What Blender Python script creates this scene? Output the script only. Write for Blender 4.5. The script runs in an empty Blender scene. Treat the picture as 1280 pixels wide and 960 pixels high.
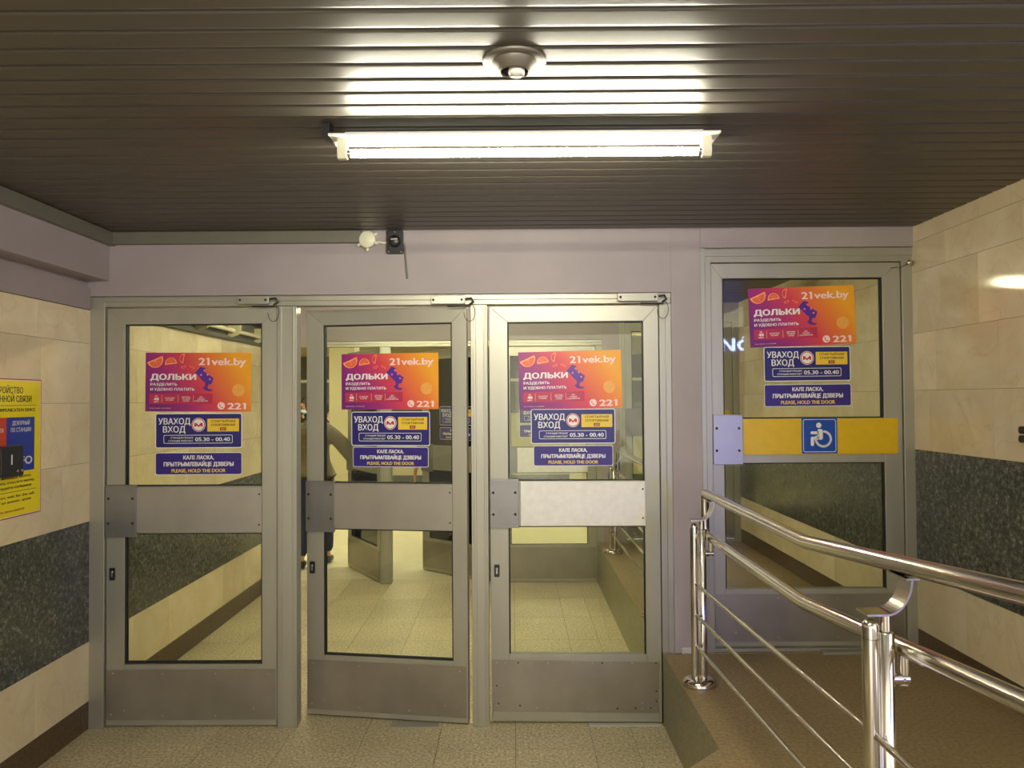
import bpy, math, random
from mathutils import Vector, Matrix
random.seed(7)
SC = bpy.context.scene
COL = SC.collection
PI = math.pi
def R(a): return math.radians(a)

# ------------------------------------------------------------------ camera
EYE = 1.7728
pitch, yaw, roll = R(1.1809), R(0.0725), R(-0.3956)
fwd = Vector((-math.sin(yaw)*math.cos(pitch), math.cos(yaw)*math.cos(pitch), math.sin(pitch)))
rt0 = Vector((math.cos(yaw), math.sin(yaw), 0)); up0 = rt0.cross(fwd)
rt = math.cos(roll)*rt0 + math.sin(roll)*up0
up = -math.sin(roll)*rt0 + math.cos(roll)*up0
cam = bpy.data.cameras.new('camera'); cam.sensor_width = 36; cam.lens = 974.57*36/1280
cam.clip_start = 0.05; cam.clip_end = 100
co = bpy.data.objects.new('camera', cam); COL.objects.link(co)
m3 = Matrix((rt, up, -fwd)).transposed()
co.matrix_world = Matrix.Translation((0, 0, EYE)) @ m3.to_4x4()
SC.camera = co

# ------------------------------------------------------------------ world / exposure
vs = SC.view_settings
vs.view_transform = 'Standard'; vs.look = 'None'; vs.exposure = 1.0; vs.gamma = 1; vs.use_curve_mapping = False
TUBE = 90.0          # main fluorescent tube
REAR = 120.0          # unseen fill tube added above the viewpoint
VEST = 110.0           # hidden tubes added to brighten the vestibule
PANEL = 9.0          # concourse ceiling panels
KIOSK = 13.0  # blue fill panel added behind the viewpoint
SIGN = 16.0           # blue shop sign behind the viewpoint
world = bpy.data.worlds.new('world'); SC.world = world; world.use_nodes = True
wb = world.node_tree.nodes['Background']
wb.inputs[0].default_value = (1.0, 0.94, 0.80, 1); wb.inputs[1].default_value = 1.2
SC.cycles.max_bounces = 10; SC.cycles.transparent_max_bounces = 24
SC.cycles.sample_clamp_indirect = 4.0
SC.cycles.use_denoising = True
SC.cycles.caustics_reflective = False; SC.cycles.caustics_refractive = False

# ------------------------------------------------------------------ materials
def srgb(r, g, b):
    f = lambda c: (c/255/12.92 if c/255 <= 0.04045 else ((c/255+0.055)/1.055)**2.4)
    return (f(r), f(g), f(b), 1)
def newmat(name):
    m = bpy.data.materials.new(name); m.use_nodes = True
    nt = m.node_tree; return m, nt, nt.nodes['Principled BSDF']
def N(nt, t, **kw):
    n = nt.nodes.new(t)
    for k, v in kw.items(): setattr(n, k, v)
    return n
def coords(nt, kind='Object', scale=(1, 1, 1)):
    tc = N(nt, 'ShaderNodeTexCoord'); mp = N(nt, 'ShaderNodeMapping')
    mp.inputs['Scale'].default_value = scale
    nt.links.new(tc.outputs[kind], mp.inputs[0]); return mp.outputs[0]
def ramp(nt, stops):
    r = N(nt, 'ShaderNodeValToRGB'); e = r.color_ramp.elements
    while len(e) < len(stops): e.new(0.5)
    for el, (p, c) in zip(e, stops): el.position = p; el.color = c
    return r
def plain(name, col, rough=0.5, metal=0.0, spec=0.5, var=0.0, scale=8, stretch=(1, 1, 1), bump=0.0, bscale=60):
    m, nt, b = newmat(name)
    b.inputs['Roughness'].default_value = rough; b.inputs['Metallic'].default_value = metal
    b.inputs['Specular IOR Level'].default_value = spec
    b.inputs['Base Color'].default_value = col
    if var:
        no = N(nt, 'ShaderNodeTexNoise'); no.inputs['Scale'].default_value = scale; no.inputs['Detail'].default_value = 5
        nt.links.new(coords(nt, 'Object', stretch), no.inputs['Vector'])
        lo = tuple(c*(1-var) for c in col[:3])+(1,); hi = tuple(min(1, c*(1+var)) for c in col[:3])+(1,)
        r = ramp(nt, [(0.3, lo), (0.7, hi)]); nt.links.new(no.outputs[0], r.inputs[0])
        nt.links.new(r.outputs[0], b.inputs['Base Color'])
        mr = N(nt, 'ShaderNodeMapRange'); mr.inputs[3].default_value = max(0, rough-0.08); mr.inputs[4].default_value = rough+0.08
        nt.links.new(no.outputs[0], mr.inputs[0]); nt.links.new(mr.outputs[0], b.inputs['Roughness'])
    if bump:
        n2 = N(nt, 'ShaderNodeTexNoise'); n2.inputs['Scale'].default_value = bscale; n2.inputs['Detail'].default_value = 4
        nt.links.new(coords(nt), n2.inputs['Vector'])
        bp = N(nt, 'ShaderNodeBump'); bp.inputs['Strength'].default_value = bump; bp.inputs['Distance'].default_value = 0.004
        nt.links.new(n2.outputs[0], bp.inputs['Height']); nt.links.new(bp.outputs[0], b.inputs['Normal'])
    return m
def emit(name, col, s):
    m, nt, b = newmat(name)
    b.inputs['Base Color'].default_value = col
    b.inputs['Emission Color'].default_value = col; b.inputs['Emission Strength'].default_value = s
    return m
def marble(name, a, b_, c):
    m, nt, b = newmat(name); v = coords(nt)
    geo = N(nt, 'ShaderNodeNewGeometry')
    no = N(nt, 'ShaderNodeTexNoise'); no.inputs['Scale'].default_value = 3.2; no.inputs['Detail'].default_value = 8; no.inputs['Distortion'].default_value = 0.6
    # every slab is cut from another place: shift the veining by the slab's own number
    cmb = N(nt, 'ShaderNodeVectorMath', operation='ADD'); sc = N(nt, 'ShaderNodeVectorMath', operation='SCALE'); sc.inputs['Scale'].default_value = 1.0
    rr = N(nt, 'ShaderNodeMath', operation='MULTIPLY'); rr.inputs[1].default_value = 30
    nt.links.new(geo.outputs['Random Per Island'], rr.inputs[0])
    cx = N(nt, 'ShaderNodeCombineXYZ')
    for i in range(3): nt.links.new(rr.outputs[0], cx.inputs[i])
    nt.links.new(v, cmb.inputs[0]); nt.links.new(cx.outputs[0], cmb.inputs[1])
    nt.links.new(cmb.outputs[0], no.inputs['Vector'])
    r1 = ramp(nt, [(0.30, a), (0.55, b_), (0.75, a)])
    nt.links.new(no.outputs[0], r1.inputs[0])
    wv = N(nt, 'ShaderNodeTexNoise'); wv.inputs['Scale'].default_value = 1.7; wv.inputs['Detail'].default_value = 6; wv.inputs['Distortion'].default_value = 1.8
    nt.links.new(cmb.outputs[0], wv.inputs['Vector'])
    r2 = ramp(nt, [(0.485, (0, 0, 0, 1)), (0.5, (1, 1, 1, 1)), (0.512, (0, 0, 0, 1))]); nt.links.new(wv.outputs[0], r2.inputs[0])
    mk = N(nt, 'ShaderNodeMath', operation='MULTIPLY'); mk.inputs[1].default_value = 0.16
    nt.links.new(r2.outputs[0], mk.inputs[0])
    mx = N(nt, 'ShaderNodeMix', data_type='RGBA'); nt.links.new(mk.outputs[0], mx.inputs[0]); nt.links.new(r1.outputs[0], mx.inputs[6]); mx.inputs[7].default_value = c
    hv = N(nt, 'ShaderNodeHueSaturation')
    mr = N(nt, 'ShaderNodeMapRange'); mr.inputs[3].default_value = 0.90; mr.inputs[4].default_value = 1.08
    nt.links.new(geo.outputs['Random Per Island'], mr.inputs[0]); nt.links.new(mr.outputs[0], hv.inputs['Value'])
    nt.links.new(mx.outputs[2], hv.inputs['Color']); nt.links.new(hv.outputs[0], b.inputs['Base Color'])
    b.inputs['Roughness'].default_value = 0.10; b.inputs['Specular IOR Level'].default_value = 0.5
    return m
def granite(name, cols, scale, rough=0.3, coarse=0.0, spec=0.5):
    m, nt, b = newmat(name); v = coords(nt)
    no = N(nt, 'ShaderNodeTexNoise'); no.inputs['Scale'].default_value = scale; no.inputs['Detail'].default_value = 6; no.inputs['Roughness'].default_value = 0.75
    nt.links.new(v, no.inputs['Vector'])
    r = ramp(nt, cols); nt.links.new(no.outputs[0], r.inputs[0])
    out = r.outputs[0]
    if coarse:
        n2 = N(nt, 'ShaderNodeTexNoise'); n2.inputs['Scale'].default_value = 1.6; n2.inputs['Detail'].default_value = 4
        nt.links.new(v, n2.inputs['Vector'])
        mr = N(nt, 'ShaderNodeMapRange'); mr.inputs[1].default_value = 0.3; mr.inputs[2].default_value = 0.7
        mr.inputs[3].default_value = 1-coarse; mr.inputs[4].default_value = 1+coarse
        nt.links.new(n2.outputs[0], mr.inputs[0])
        geo = N(nt, 'ShaderNodeNewGeometry'); m2 = N(nt, 'ShaderNodeMapRange'); m2.inputs[3].default_value = 0.93; m2.inputs[4].default_value = 1.06
        nt.links.new(geo.outputs['Random Per Island'], m2.inputs[0])
        mu = N(nt, 'ShaderNodeMath', operation='MULTIPLY'); nt.links.new(mr.outputs[0], mu.inputs[0]); nt.links.new(m2.outputs[0], mu.inputs[1])
        hv = N(nt, 'ShaderNodeHueSaturation'); nt.links.new(mu.outputs[0], hv.inputs['Value']); nt.links.new(out, hv.inputs['Color']); out = hv.outputs[0]
    nt.links.new(out, b.inputs['Base Color'])
    b.inputs['Roughness'].default_value = rough; b.inputs['Specular IOR Level'].default_value = spec
    return m
def glass(name, tint=(0.93, 0.95, 0.90, 1), refl=1.0):
    m, nt, b = newmat(name); nt.nodes.remove(b)
    tr = N(nt, 'ShaderNodeBsdfTransparent'); tr.inputs[0].default_value = tint
    gl = N(nt, 'ShaderNodeBsdfGlossy'); gl.inputs['Roughness'].default_value = 0.02
    fr = N(nt, 'ShaderNodeFresnel'); fr.inputs[0].default_value = 1.5
    mu = N(nt, 'ShaderNodeMath', operation='MULTIPLY'); mu.inputs[1].default_value = refl; nt.links.new(fr.outputs[0], mu.inputs[0])
    mx = N(nt, 'ShaderNodeMixShader'); nt.links.new(mu.outputs[0], mx.inputs[0]); nt.links.new(tr.outputs[0], mx.inputs[1]); nt.links.new(gl.outputs[0], mx.inputs[2])
    nt.links.new(mx.outputs[0], nt.nodes['Material Output'].inputs[0])
    return m
def poster_ink(name):
    """printed two-way colour blend of the advert: violet - red - amber"""
    m, nt, b = newmat(name)
    tc = N(nt, 'ShaderNodeTexCoord'); sx = N(nt, 'ShaderNodeSeparateXYZ'); nt.links.new(tc.outputs['Object'], sx.inputs[0])
    a = N(nt, 'ShaderNodeMath', operation='MULTIPLY_ADD'); a.inputs[1].default_value = 1.45; a.inputs[2].default_value = 0.44; nt.links.new(sx.outputs[0], a.inputs[0])
    c = N(nt, 'ShaderNodeMath', operation='MULTIPLY_ADD'); c.inputs[1].default_value = 0.95; nt.links.new(sx.outputs[1], c.inputs[0]); nt.links.new(a.outputs[0], c.inputs[2])
    r = ramp(nt, [(0.0, srgb(118, 28, 120)), (0.22, srgb(160, 36, 120)), (0.45, srgb(214, 62, 84)), (0.66, srgb(232, 122, 52)), (0.86, srgb(240, 166, 36))])
    nt.links.new(c.outputs[0], r.inputs[0]); nt.links.new(r.outputs[0], b.inputs['Base Color']); b.inputs['Roughness'].default_value = 0.4
    return m

M = dict(
    alum=plain('aluminium', (0.415, 0.40, 0.335, 1), 0.42, 0.55, var=0.08, scale=5, stretch=(1, 1, 0.3)),
    alum_pale=plain('pale_aluminium', (0.60, 0.58, 0.53, 1), 0.42, 0.35, var=0.06, scale=9),
    kick=plain('kick_plate_steel', (0.33, 0.30, 0.255, 1), 0.40, 0.7, var=0.16, scale=3.5),
    panel=plain('door_panel_steel', (0.40, 0.375, 0.33, 1), 0.42, 0.65, var=0.08, scale=5),
    panel_white=plain('scuffed_white_panel', (0.80, 0.78, 0.74, 1), 0.45, 0.2, var=0.05, scale=30),
    plate=plain('push_plate_steel', (0.26, 0.255, 0.25, 1), 0.36, 0.7, var=0.12, scale=6),
    plate_blue=plain('push_plate_pale', (0.42, 0.42, 0.47, 1), 0.4, 0.6, var=0.05, scale=6),  # same plate steel, with the sign's blue light put into its colour
    rubber=plain('black_gasket', (0.012, 0.011, 0.010, 1), 0.6),
    black=plain('black_plastic', (0.015, 0.015, 0.017, 1), 0.35),
    screw=plain('screw_steel', (0.5, 0.48, 0.45, 1), 0.3, 0.9),
    screw_dark=plain('dark_screw', (0.04, 0.035, 0.03, 1), 0.45, 0.5),
    steel=plain('polished_steel', (0.62, 0.585, 0.52, 1), 0.17, 1.0, var=0.05, scale=4),
    slat=plain('ceiling_slat_metal', (0.090, 0.080, 0.066, 1), 0.40, 0.08, spec=0.32, var=0.06, scale=2, stretch=(0.2, 1, 1)),
    spot=plain('spotlight_metal', srgb(104, 98, 88), 0.45, 0.3),
    kiosk_glow=emit('kiosk_panel_glow', (0.16, 0.20, 1.0, 1), KIOSK),
    slat_back=plain('ceiling_void', (0.012, 0.010, 0.009, 1), 0.9),
    lav=plain('lavender_plaster', srgb(160, 150, 152), 0.62, var=0.07, scale=3, bump=0.12, bscale=120),
    trim=plain('grey_painted_trim', srgb(112, 110, 98), 0.45, 0.1, var=0.06),
    marble=marble('cream_marble', srgb(236, 221, 188), srgb(224, 206, 168), srgb(170, 150, 118)),
    granite=granite('dark_granite', [(0.34, srgb(32, 35, 34)), (0.48, srgb(64, 67, 63)), (0.58, srgb(96, 98, 92)), (0.70, srgb(150, 150, 142))], 48, 0.22, 0.14),
    base=granite('brown_granite', [(0.3, srgb(50, 38, 24)), (0.55, srgb(92, 72, 50)), (0.75, srgb(120, 98, 72))], 70, 0.3, 0.08),
    floor=granite('floor_granite', [(0.34, srgb(122, 111, 84)), (0.46, srgb(186, 172, 136)), (0.56, srgb(212, 199, 162)), (0.66, srgb(244, 235, 204))], 66, 0.42, 0.14),
    ramp=granite('ramp_granite', [(0.3, srgb(104, 88, 60)), (0.5, srgb(140, 120, 84)), (0.72, srgb(172, 150, 112))], 64, 0.5, 0.08),
    curb=granite('kerb_granite', [(0.3, srgb(100, 97, 74)), (0.55, srgb(146, 142, 112)), (0.75, srgb(176, 171, 138))], 60, 0.35, 0.10),
    joint=plain('dark_joint', (0.10, 0.085, 0.06, 1), 0.8),
    glass=glass('door_glass'),
    white=plain('white_vinyl', (0.82, 0.82, 0.82, 1), 0.4),
    cream=plain('cream_plastic', srgb(226, 222, 196), 0.4, var=0.03),
    lampwhite=plain('lamp_enamel', (0.80, 0.79, 0.74, 1), 0.35),
    navy=plain('navy_vinyl', srgb(26, 22, 112), 0.35),
    violet=plain('violet_blue_vinyl', srgb(44, 24, 124), 0.35),
    yellow=plain('yellow_film', srgb(222, 182, 26), 0.4, var=0.04, scale=20),
    sign_yellow=plain('sign_yellow', srgb(236, 200, 62), 0.4),
    info_yellow=plain('info_yellow', srgb(240, 220, 24), 0.42),
    red=plain('print_red', srgb(196, 40, 40), 0.4),
    brick=plain('print_brick', srgb(150, 44, 44), 0.4),
    brickred=plain('print_orange_red', srgb(206, 70, 44), 0.4),
    blue=plain('sign_blue', srgb(10, 70, 170), 0.35),
    infoblue=plain('info_blue', srgb(28, 56, 160), 0.4),
    ink=plain('print_black', (0.02, 0.018, 0.015, 1), 0.5),
    poster=poster_ink('advert_print'),
    slice_flesh=plain('slice_flesh', srgb(232, 98, 70), 0.4),
    slice_rind=plain('slice_rind', srgb(252, 168, 100), 0.4),
    gadget=plain('print_violet', srgb(86, 40, 150), 0.4),
    gadget_hi=plain('print_pink', srgb(232, 120, 170), 0.4),
    fruit=plain('print_fruit', srgb(236, 168, 80), 0.4, var=0.1, scale=60),
    band=plain('print_dark_red', srgb(186, 44, 84), 0.4),
    pale_pink=plain('print_pale_pink', srgb(250, 214, 214), 0.4),
    tube=emit('tube_glow', (1.0, 0.95, 0.75, 1), TUBE),
    tube_rear=emit('rear_tube_glow', (1.0, 0.95, 0.76, 1), REAR),
    tube_vest=emit('vestibule_tube_glow', (1.0, 0.92, 0.64, 1), VEST),
    panel_glow=emit('ceiling_panel_glow', (1.0, 0.93, 0.66, 1), PANEL),
    sign_glow=emit('blue_sign_glow', (0.35, 0.45, 1.0, 1), SIGN),
    hall_wall=plain('hall_wall', srgb(196, 188, 150), 0.5, var=0.06, scale=1),
    hall_floor=plain('hall_floor', srgb(210, 202, 170), 0.35, var=0.08, scale=6),
    hall_dark=plain('hall_dark', srgb(92, 92, 84), 0.5),
    skin=plain('skin', srgb(196, 148, 120), 0.5),
    hair=plain('brown_hair', srgb(62, 44, 30), 0.6, bump=0.4),
    hair_black=plain('black_hair', srgb(24, 20, 18), 0.6, bump=0.4),
    olive=plain('olive_jacket', srgb(104, 96, 72), 0.8, var=0.2, scale=9, bump=0.5, bscale=25),
    greycoat=plain('grey_jacket', srgb(120, 116, 104), 0.8, var=0.15, scale=9, bump=0.5, bscale=25),
    blackcoat=plain('black_coat', srgb(26, 28, 30), 0.8, var=0.2, scale=9, bump=0.4, bscale=25),
    paleblue=plain('pale_blue_scarf', srgb(170, 205, 215), 0.8),
    jeans=plain('navy_jeans', srgb(34, 40, 62), 0.8, var=0.2, scale=30),
    shoe=plain('black_shoe', (0.02, 0.018, 0.016, 1), 0.5),
    eye=plain('eye_dark', (0.02, 0.015, 0.012, 1), 0.2),
    bag=plain('tan_bag', srgb(196, 150, 110), 0.7),
)
# ------------------------------------------------------------------ mesh helpers
class MB:
    """collects shapes, then links them as ONE mesh object"""
    def __init__(s): s.v = []; s.f = []; s.mi = []; s.sm = []; s.cur = 0; s.smooth = False; s.T = None
    def add(s, vs, fs, smooth=None):
        o = len(s.v)
        s.v += [tuple(s.T @ Vector(p)) if s.T else tuple(p) for p in vs]
        for f in fs:
            s.f.append([i+o for i in f]); s.mi.append(s.cur); s.sm.append(s.smooth if smooth is None else smooth)
        return s
    def box(s, x0, x1, y0, y1, z0, z1):
        return s.add([(x0,y0,z0),(x1,y0,z0),(x1,y1,z0),(x0,y1,z0),(x0,y0,z1),(x1,y0,z1),(x1,y1,z1),(x0,y1,z1)],
                     [(0,3,2,1),(4,5,6,7),(0,1,5,4),(1,2,6,5),(2,3,7,6),(3,0,4,7)], False)
    def prism(s, poly, a, b, axis='z', smooth=False):
        """polygon (counter-clockwise) extruded from a to b along an axis; xz-polygons for axis y, yz-polygons for axis x"""
        P = {'z': lambda p, t: (p[0], p[1], t), 'y': lambda p, t: (p[0], t, p[1]), 'x': lambda p, t: (t, p[0], p[1])}[axis]
        n = len(poly)
        vs_ = [P(p, a) for p in poly]+[P(p, b) for p in poly]
        fs = [tuple(range(n))[::-1], tuple(range(n, 2*n))]+[(i, (i+1) % n, n+(i+1) % n, n+i) for i in range(n)]
        if axis == 'y': fs = [tuple(reversed(f)) for f in fs]
        return s.add(vs_, fs, smooth)
    def tube(s, path, r, n=16, caps=True, closed=False):
        pts = [Vector(p) for p in path]; rs = r if isinstance(r, (list, tuple)) else [r]*len(pts)
        vs_, fs = [], []; prev = None; L = len(pts)
        for i, p in enumerate(pts):
            if closed: t = (pts[(i+1) % L]-pts[i-1]).normalized()
            elif i == 0: t = (pts[1]-p).normalized()
            elif i == L-1: t = (p-pts[i-1]).normalized()
            else: t = ((pts[i+1]-p).normalized()+(p-pts[i-1]).normalized()).normalized()
            if prev is None:
                ref = Vector((0, 0, 1)) if abs(t.z) < 0.9 else Vector((1, 0, 0)); u = t.cross(ref).normalized()
            else:
                u = (prev-t*prev.dot(t)).normalized()
            prev = u; w = t.cross(u)
            for k in range(n):
                a = 2*PI*k/n; vs_.append(p+rs[i]*(math.cos(a)*u+math.sin(a)*w))
        m = L if closed else L-1
        for i in range(m):
            j = (i+1) % L
            for k in range(n): fs.append((i*n+k, i*n+(k+1) % n, j*n+(k+1) % n, j*n+k))
        s.add(vs_, fs, True)
        if caps and not closed:
            s.add(vs_[:n], [tuple(range(n))[::-1]], False); s.add(vs_[-n:], [tuple(range(n))], False)
        return s
    def lathe(s, prof, c=(0, 0, 0), n=28, axis='z'):
        """prof: (radius, height) from one end to the other"""
        vs_, fs = [], []
        for (r, h) in prof:
            for k in range(n):
                a = 2*PI*k/n; x, y = r*math.cos(a), r*math.sin(a)
                p = {'z': (x, y, h), 'y': (x, h, -y), 'x': (h, x, y)}[axis]
                vs_.append((p[0]+c[0], p[1]+c[1], p[2]+c[2]))
        for i in range(len(prof)-1):
            for k in range(n): fs.append((i*n+k, i*n+(k+1) % n, (i+1)*n+(k+1) % n, (i+1)*n+k))
        return s.add(vs_, fs, True)
    def build(s, name, mats, parent=None, loc=None, rot=None, bevel=0.0, auto=True):
        me = bpy.data.meshes.new(name); me.from_pydata(s.v, [], s.f); me.update()
        mats = mats if isinstance(mats, (list, tuple)) else [mats]
        for m in mats: me.materials.append(m)
        me.polygons.foreach_set('material_index', s.mi); me.polygons.foreach_set('use_smooth', s.sm)
        o = bpy.data.objects.new(name, me); COL.objects.link(o)
        if parent: o.parent = parent
        if loc: o.location = loc
        if rot: o.rotation_euler = rot
        if bevel:
            bm = o.modifiers.new('bevel', 'BEVEL'); bm.width = bevel; bm.segments = 2; bm.limit_method = 'ANGLE'; bm.angle_limit = R(50)
        return o
def tag(o, label=None, cat=None, group=None, kind=None):
    if label: o['label'] = label
    if cat: o['category'] = cat
    if group: o['group'] = group
    if kind: o['kind'] = kind
    return o
def struct(o): o['kind'] = 'structure'; return o
def thing(name, label, cat, loc=(0, 0, 0), rot=(0, 0, 0), group=None):
    o = bpy.data.objects.new(name, None); o.empty_display_size = 0.1; COL.objects.link(o)
    o.location = loc; o.rotation_euler = rot
    return tag(o, label, cat, group)
def copy_tree(o, parent=None, links=None):
    c = o.copy(); COL.objects.link(c)
    if parent: c.parent = parent
    for ch in list(KIDS(o)): copy_tree(ch, c)
    return c
def KIDS(o): return [x for x in bpy.data.objects if x.parent == o]
def rrect(x0, x1, y0, y1, r, n=5):
    p = []
    for cx, cy, a0 in ((x1-r, y1-r, 0), (x0+r, y1-r, 90), (x0+r, y0+r, 180), (x1-r, y0+r, 270)):
        for i in range(n+1):
            a = R(a0+90*i/n); p.append((cx+r*math.cos(a), cy+r*math.sin(a)))
    return p
def circ(cx, cy, r, n=28, a0=0, a1=360):
    full = abs(a1-a0) >= 360
    return [(cx+r*math.cos(R(a0+(a1-a0)*i/(n if full else n-1))), cy+r*math.sin(R(a0+(a1-a0)*i/(n if full else n-1)))) for i in range(n)]
def ring(mb, outer, inner, a, b):
    """flat frame between two loops with the same number of points, thickness a..b in z"""
    n = len(outer)
    v = [(p[0], p[1], b) for p in outer]+[(p[0], p[1], b) for p in inner]+[(p[0], p[1], a) for p in outer]+[(p[0], p[1], a) for p in inner]
    f = []
    for i in range(n):
        j = (i+1) % n
        f += [(i, j, n+j, n+i), (2*n+i, 2*n+j, j, i), (n+i, n+j, 3*n+j, 3*n+i)]
    mb.add(v, f, False)
_fc = {}
def glyphs(body, bold):
    key = (body, bold)
    if key not in _fc:
        c = bpy.data.curves.new('lettering', 'FONT'); c.body = body; c.size = 1; c.offset = bold; c.resolution_u = 3
        o = bpy.data.objects.new('lettering', c); COL.objects.link(o)
        dg = bpy.context.evaluated_depsgraph_get(); me = bpy.data.meshes.new_from_object(o.evaluated_get(dg))
        _fc[key] = ([tuple(v.co) for v in me.vertices], [tuple(p.vertices) for p in me.polygons])
        bpy.data.objects.remove(o); bpy.data.curves.remove(c); bpy.data.meshes.remove(me)
    return _fc[key]
CAPH = 0.73
def text(mb, body, x, y, cap, width=None, align='l', z=0.001, bold=0.012, maxw=None):
    """flat lettering in the XY plane: baseline y, capital height cap, fitted to a width"""
    v, f = glyphs(body, 0.0)
    if not v: return mb
    x0 = min(p[0] for p in v); x1 = max(p[0] for p in v)
    sy = cap/CAPH; sx = (width/(x1-x0)) if width else sy
    w = (x1-x0)*sx; off = {'l': 0, 'c': -w/2, 'r': -w}[align]
    fs = []
    for q in f:
        a = Vector(v[q[0]]); n = Vector((0, 0, 0))
        for i in range(1, len(q)-1): n += (Vector(v[q[i]])-a).cross(Vector(v[q[i+1]])-a)
        fs.append(q if n.z > 0 else tuple(reversed(q)))
    e = bold*1.15*sy; k = 1-2*e/max(w, 1e-6); ky = 1-2*e*0.5/(cap+1e-9)
    for i, (dx, dy) in enumerate(((-e, 0), (e, 0), (0, e*0.5), (0, -e*0.5)) if e > 0 else ((0, 0),)):
        mb.add([(x+off+e+dx+(p[0]-x0)*sx*k, y+e*0.5+dy+p[1]*sy*ky, z+i*0.00012) for p in v], fs, False)
    for i, ch in enumerate(body):          # the built-in figure one is a bare bar: give it its flag
        if ch == '1':
            w1 = [p[0] for p in glyphs('1', 0.0)[0]]; xr_ = max(p[0] for p in glyphs(body[:i+1], 0.0)[0]); xl_ = xr_-(max(w1)-min(w1))
            q = [(xl_+0.02, 0.73), (xl_-0.12, 0.64), (xl_-0.12, 0.54), (xl_+0.02, 0.62)]
            mb.add([(x+off+e+(p[0]-x0)*sx*k, y+e*0.5+p[1]*sy*ky, z+0.0006) for p in q], [(0, 1, 2, 3)], False)
    return mb

# ------------------------------------------------------------------ setting: dimensions
D = 4.29             # front of the door leaves
D2 = 7.60            # second row of doors
XL, XR = -2.324, 2.199
CEIL = 2.707
RAMP = 0.39
REARY = -2.6

def tiled_wall(name, X, nrm, y0, y1, rows):
    """stone-clad wall: slabs with thin open joints on a dark backing; nrm +1 faces +X"""
    mb = MB(); mats = [M['joint'], M['marble'], M['granite'], M['base']]
    t = 0.02; back = 0.10
    zt = max(r[1] for r in rows)
    mb.cur = 0
    a, b = sorted((X-nrm*0.006, X-nrm*(t+back)))
    mb.box(a, b, y0, y1, 0, zt)
    for (z0, z1, mi, w, ph) in rows:
        mb.cur = mi
        y = y0-((y0-ph) % w)
        while y < y1:
            s, e = max(y, y0), min(y+w, y1)
            if e-s > 0.01:
                g = 0.0008
                a, b = sorted((X, X-nrm*t))
                mb.box(a, b, s+g, e-g, z0+g, z1-g)
            y += w
    return struct(mb.build(name, mats))
# (z0, z1, material, slab width, a joint's y)
tiled_wall('wall_left', XL, 1, REARY, D2-0.02, [
    (0, 0.15, 3, 0.9, 3.3), (0.15, 0.472, 1, 0.49, 3.80), (0.472, 1.125, 2, 0.98, 3.27), (1.125, 1.447, 1, 0.52, 4.02),
    (1.447, 1.772, 1, 0.50, 4.09), (1.772, 2.097, 1, 0.49, 3.83), (2.097, 2.282, 1, 0.48, 3.81)])
tiled_wall('wall_right', XR, -1, 1.2, D2-0.02, [
    (RAMP-0.05, 0.515, 3, 0.8, 3.1), (0.515, 0.822, 1, 0.52, 3.30), (0.822, 1.488, 2, 0.95, 3.05), (1.488, 1.81, 1, 0.55, 3.575),
    (1.81, 2.12, 1, 0.52, 3.53), (2.12, 2.455, 1, 0.55, 3.675), (2.455, 2.62, 1, 0.6, 3.95), (2.62, 2.73, 1, 0.6, 4.02)])

# lavender soffit above the left cladding, with the shadow gap between
mb = MB(); mb.box(-2.46, -2.21, REARY, D-0.03, 2.44, CEIL+0.02)
struct(mb.build('trim_1', M['lav'], bevel=0.003))
mb = MB(); mb.box(-2.46, XL+0.012, REARY, D-0.03, 2.284, 2.40); mb.box(-2.46, XL-0.005, REARY, D-0.03, 2.40, 2.44)
struct(mb.build('trim_2', M['lav']))
# front wall in plaster: lintel over the three doors, pier, lintel over the wheelchair door
mb = MB()
mb.box(-2.46, 0.869, D-0.03, D+0.16, 2.357, CEIL+0.02)
mb.box(0.869, 1.032, D-0.03, D+0.16, 0.0, CEIL+0.02)
mb.box(1.032, XR+0.1, D-0.03, D+0.16, 2.60, CEIL+0.02)
struct(mb.build('wall_front', M['lav'], bevel=0.002))
# second wall, at the far end of the vestibule
mb = MB()
mb.box(-2.46, 0.869, D2-0.03, D2+0.16, 2.357, 3.3)
mb.box(0.869, 1.032, D2-0.03, D2+0.16, 0.0, 3.3)
mb.box(1.032, XR+0.1, D2-0.03, D2+0.16, 2.60, 3.3)
struct(mb.build('wall_back', M['lav'], bevel=0.002))

# ceiling of metal slats (joints every 100 mm), in one mesh with the void above
def slat_ceiling(name, x0, x1, y0, y1, ph):
    mb = MB(); w, gap = 0.1, 0.009
    mb.cur = 1; mb.box(x0, x1, y0, y1, CEIL+0.03, CEIL+0.05)
    mb.cur = 0
    k = math.floor((y0-ph)/w)
    while ph+k*w < y1-0.02:
        a = ph+k*w+gap/2; b = min(a+w-gap, y1); a = max(a, y0)
        k += 1
        if b-a < 0.02: continue
        n = 9; pr = [(a, CEIL+0.022), (a, CEIL+0.004)]
        for i in range(n):
            t = i/(n-1); yy = a+0.004+(b-a-0.008)*t
            pr.append((yy, CEIL-0.0007*(1-(2*t-1)**2)))
        pr += [(b, CEIL+0.004), (b, CEIL+0.022)]
        vs_ = [(x0, p[0], p[1]) for p in pr]+[(x1, p[0], p[1]) for p in pr]; m = len(pr)
        mb.add(vs_, [(i, i+1, m+i+1, m+i) for i in range(m-1)], True)
    return struct(mb.build(name, [M['slat'], M['slat_back']]))
slat_ceiling('ceiling', -2.46, XR+0.14, REARY, D-0.03, 0.042)
slat_ceiling('ceiling_vestibule', -2.46, XR+0.14, D+0.16, D2-0.03, 0.042)

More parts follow.
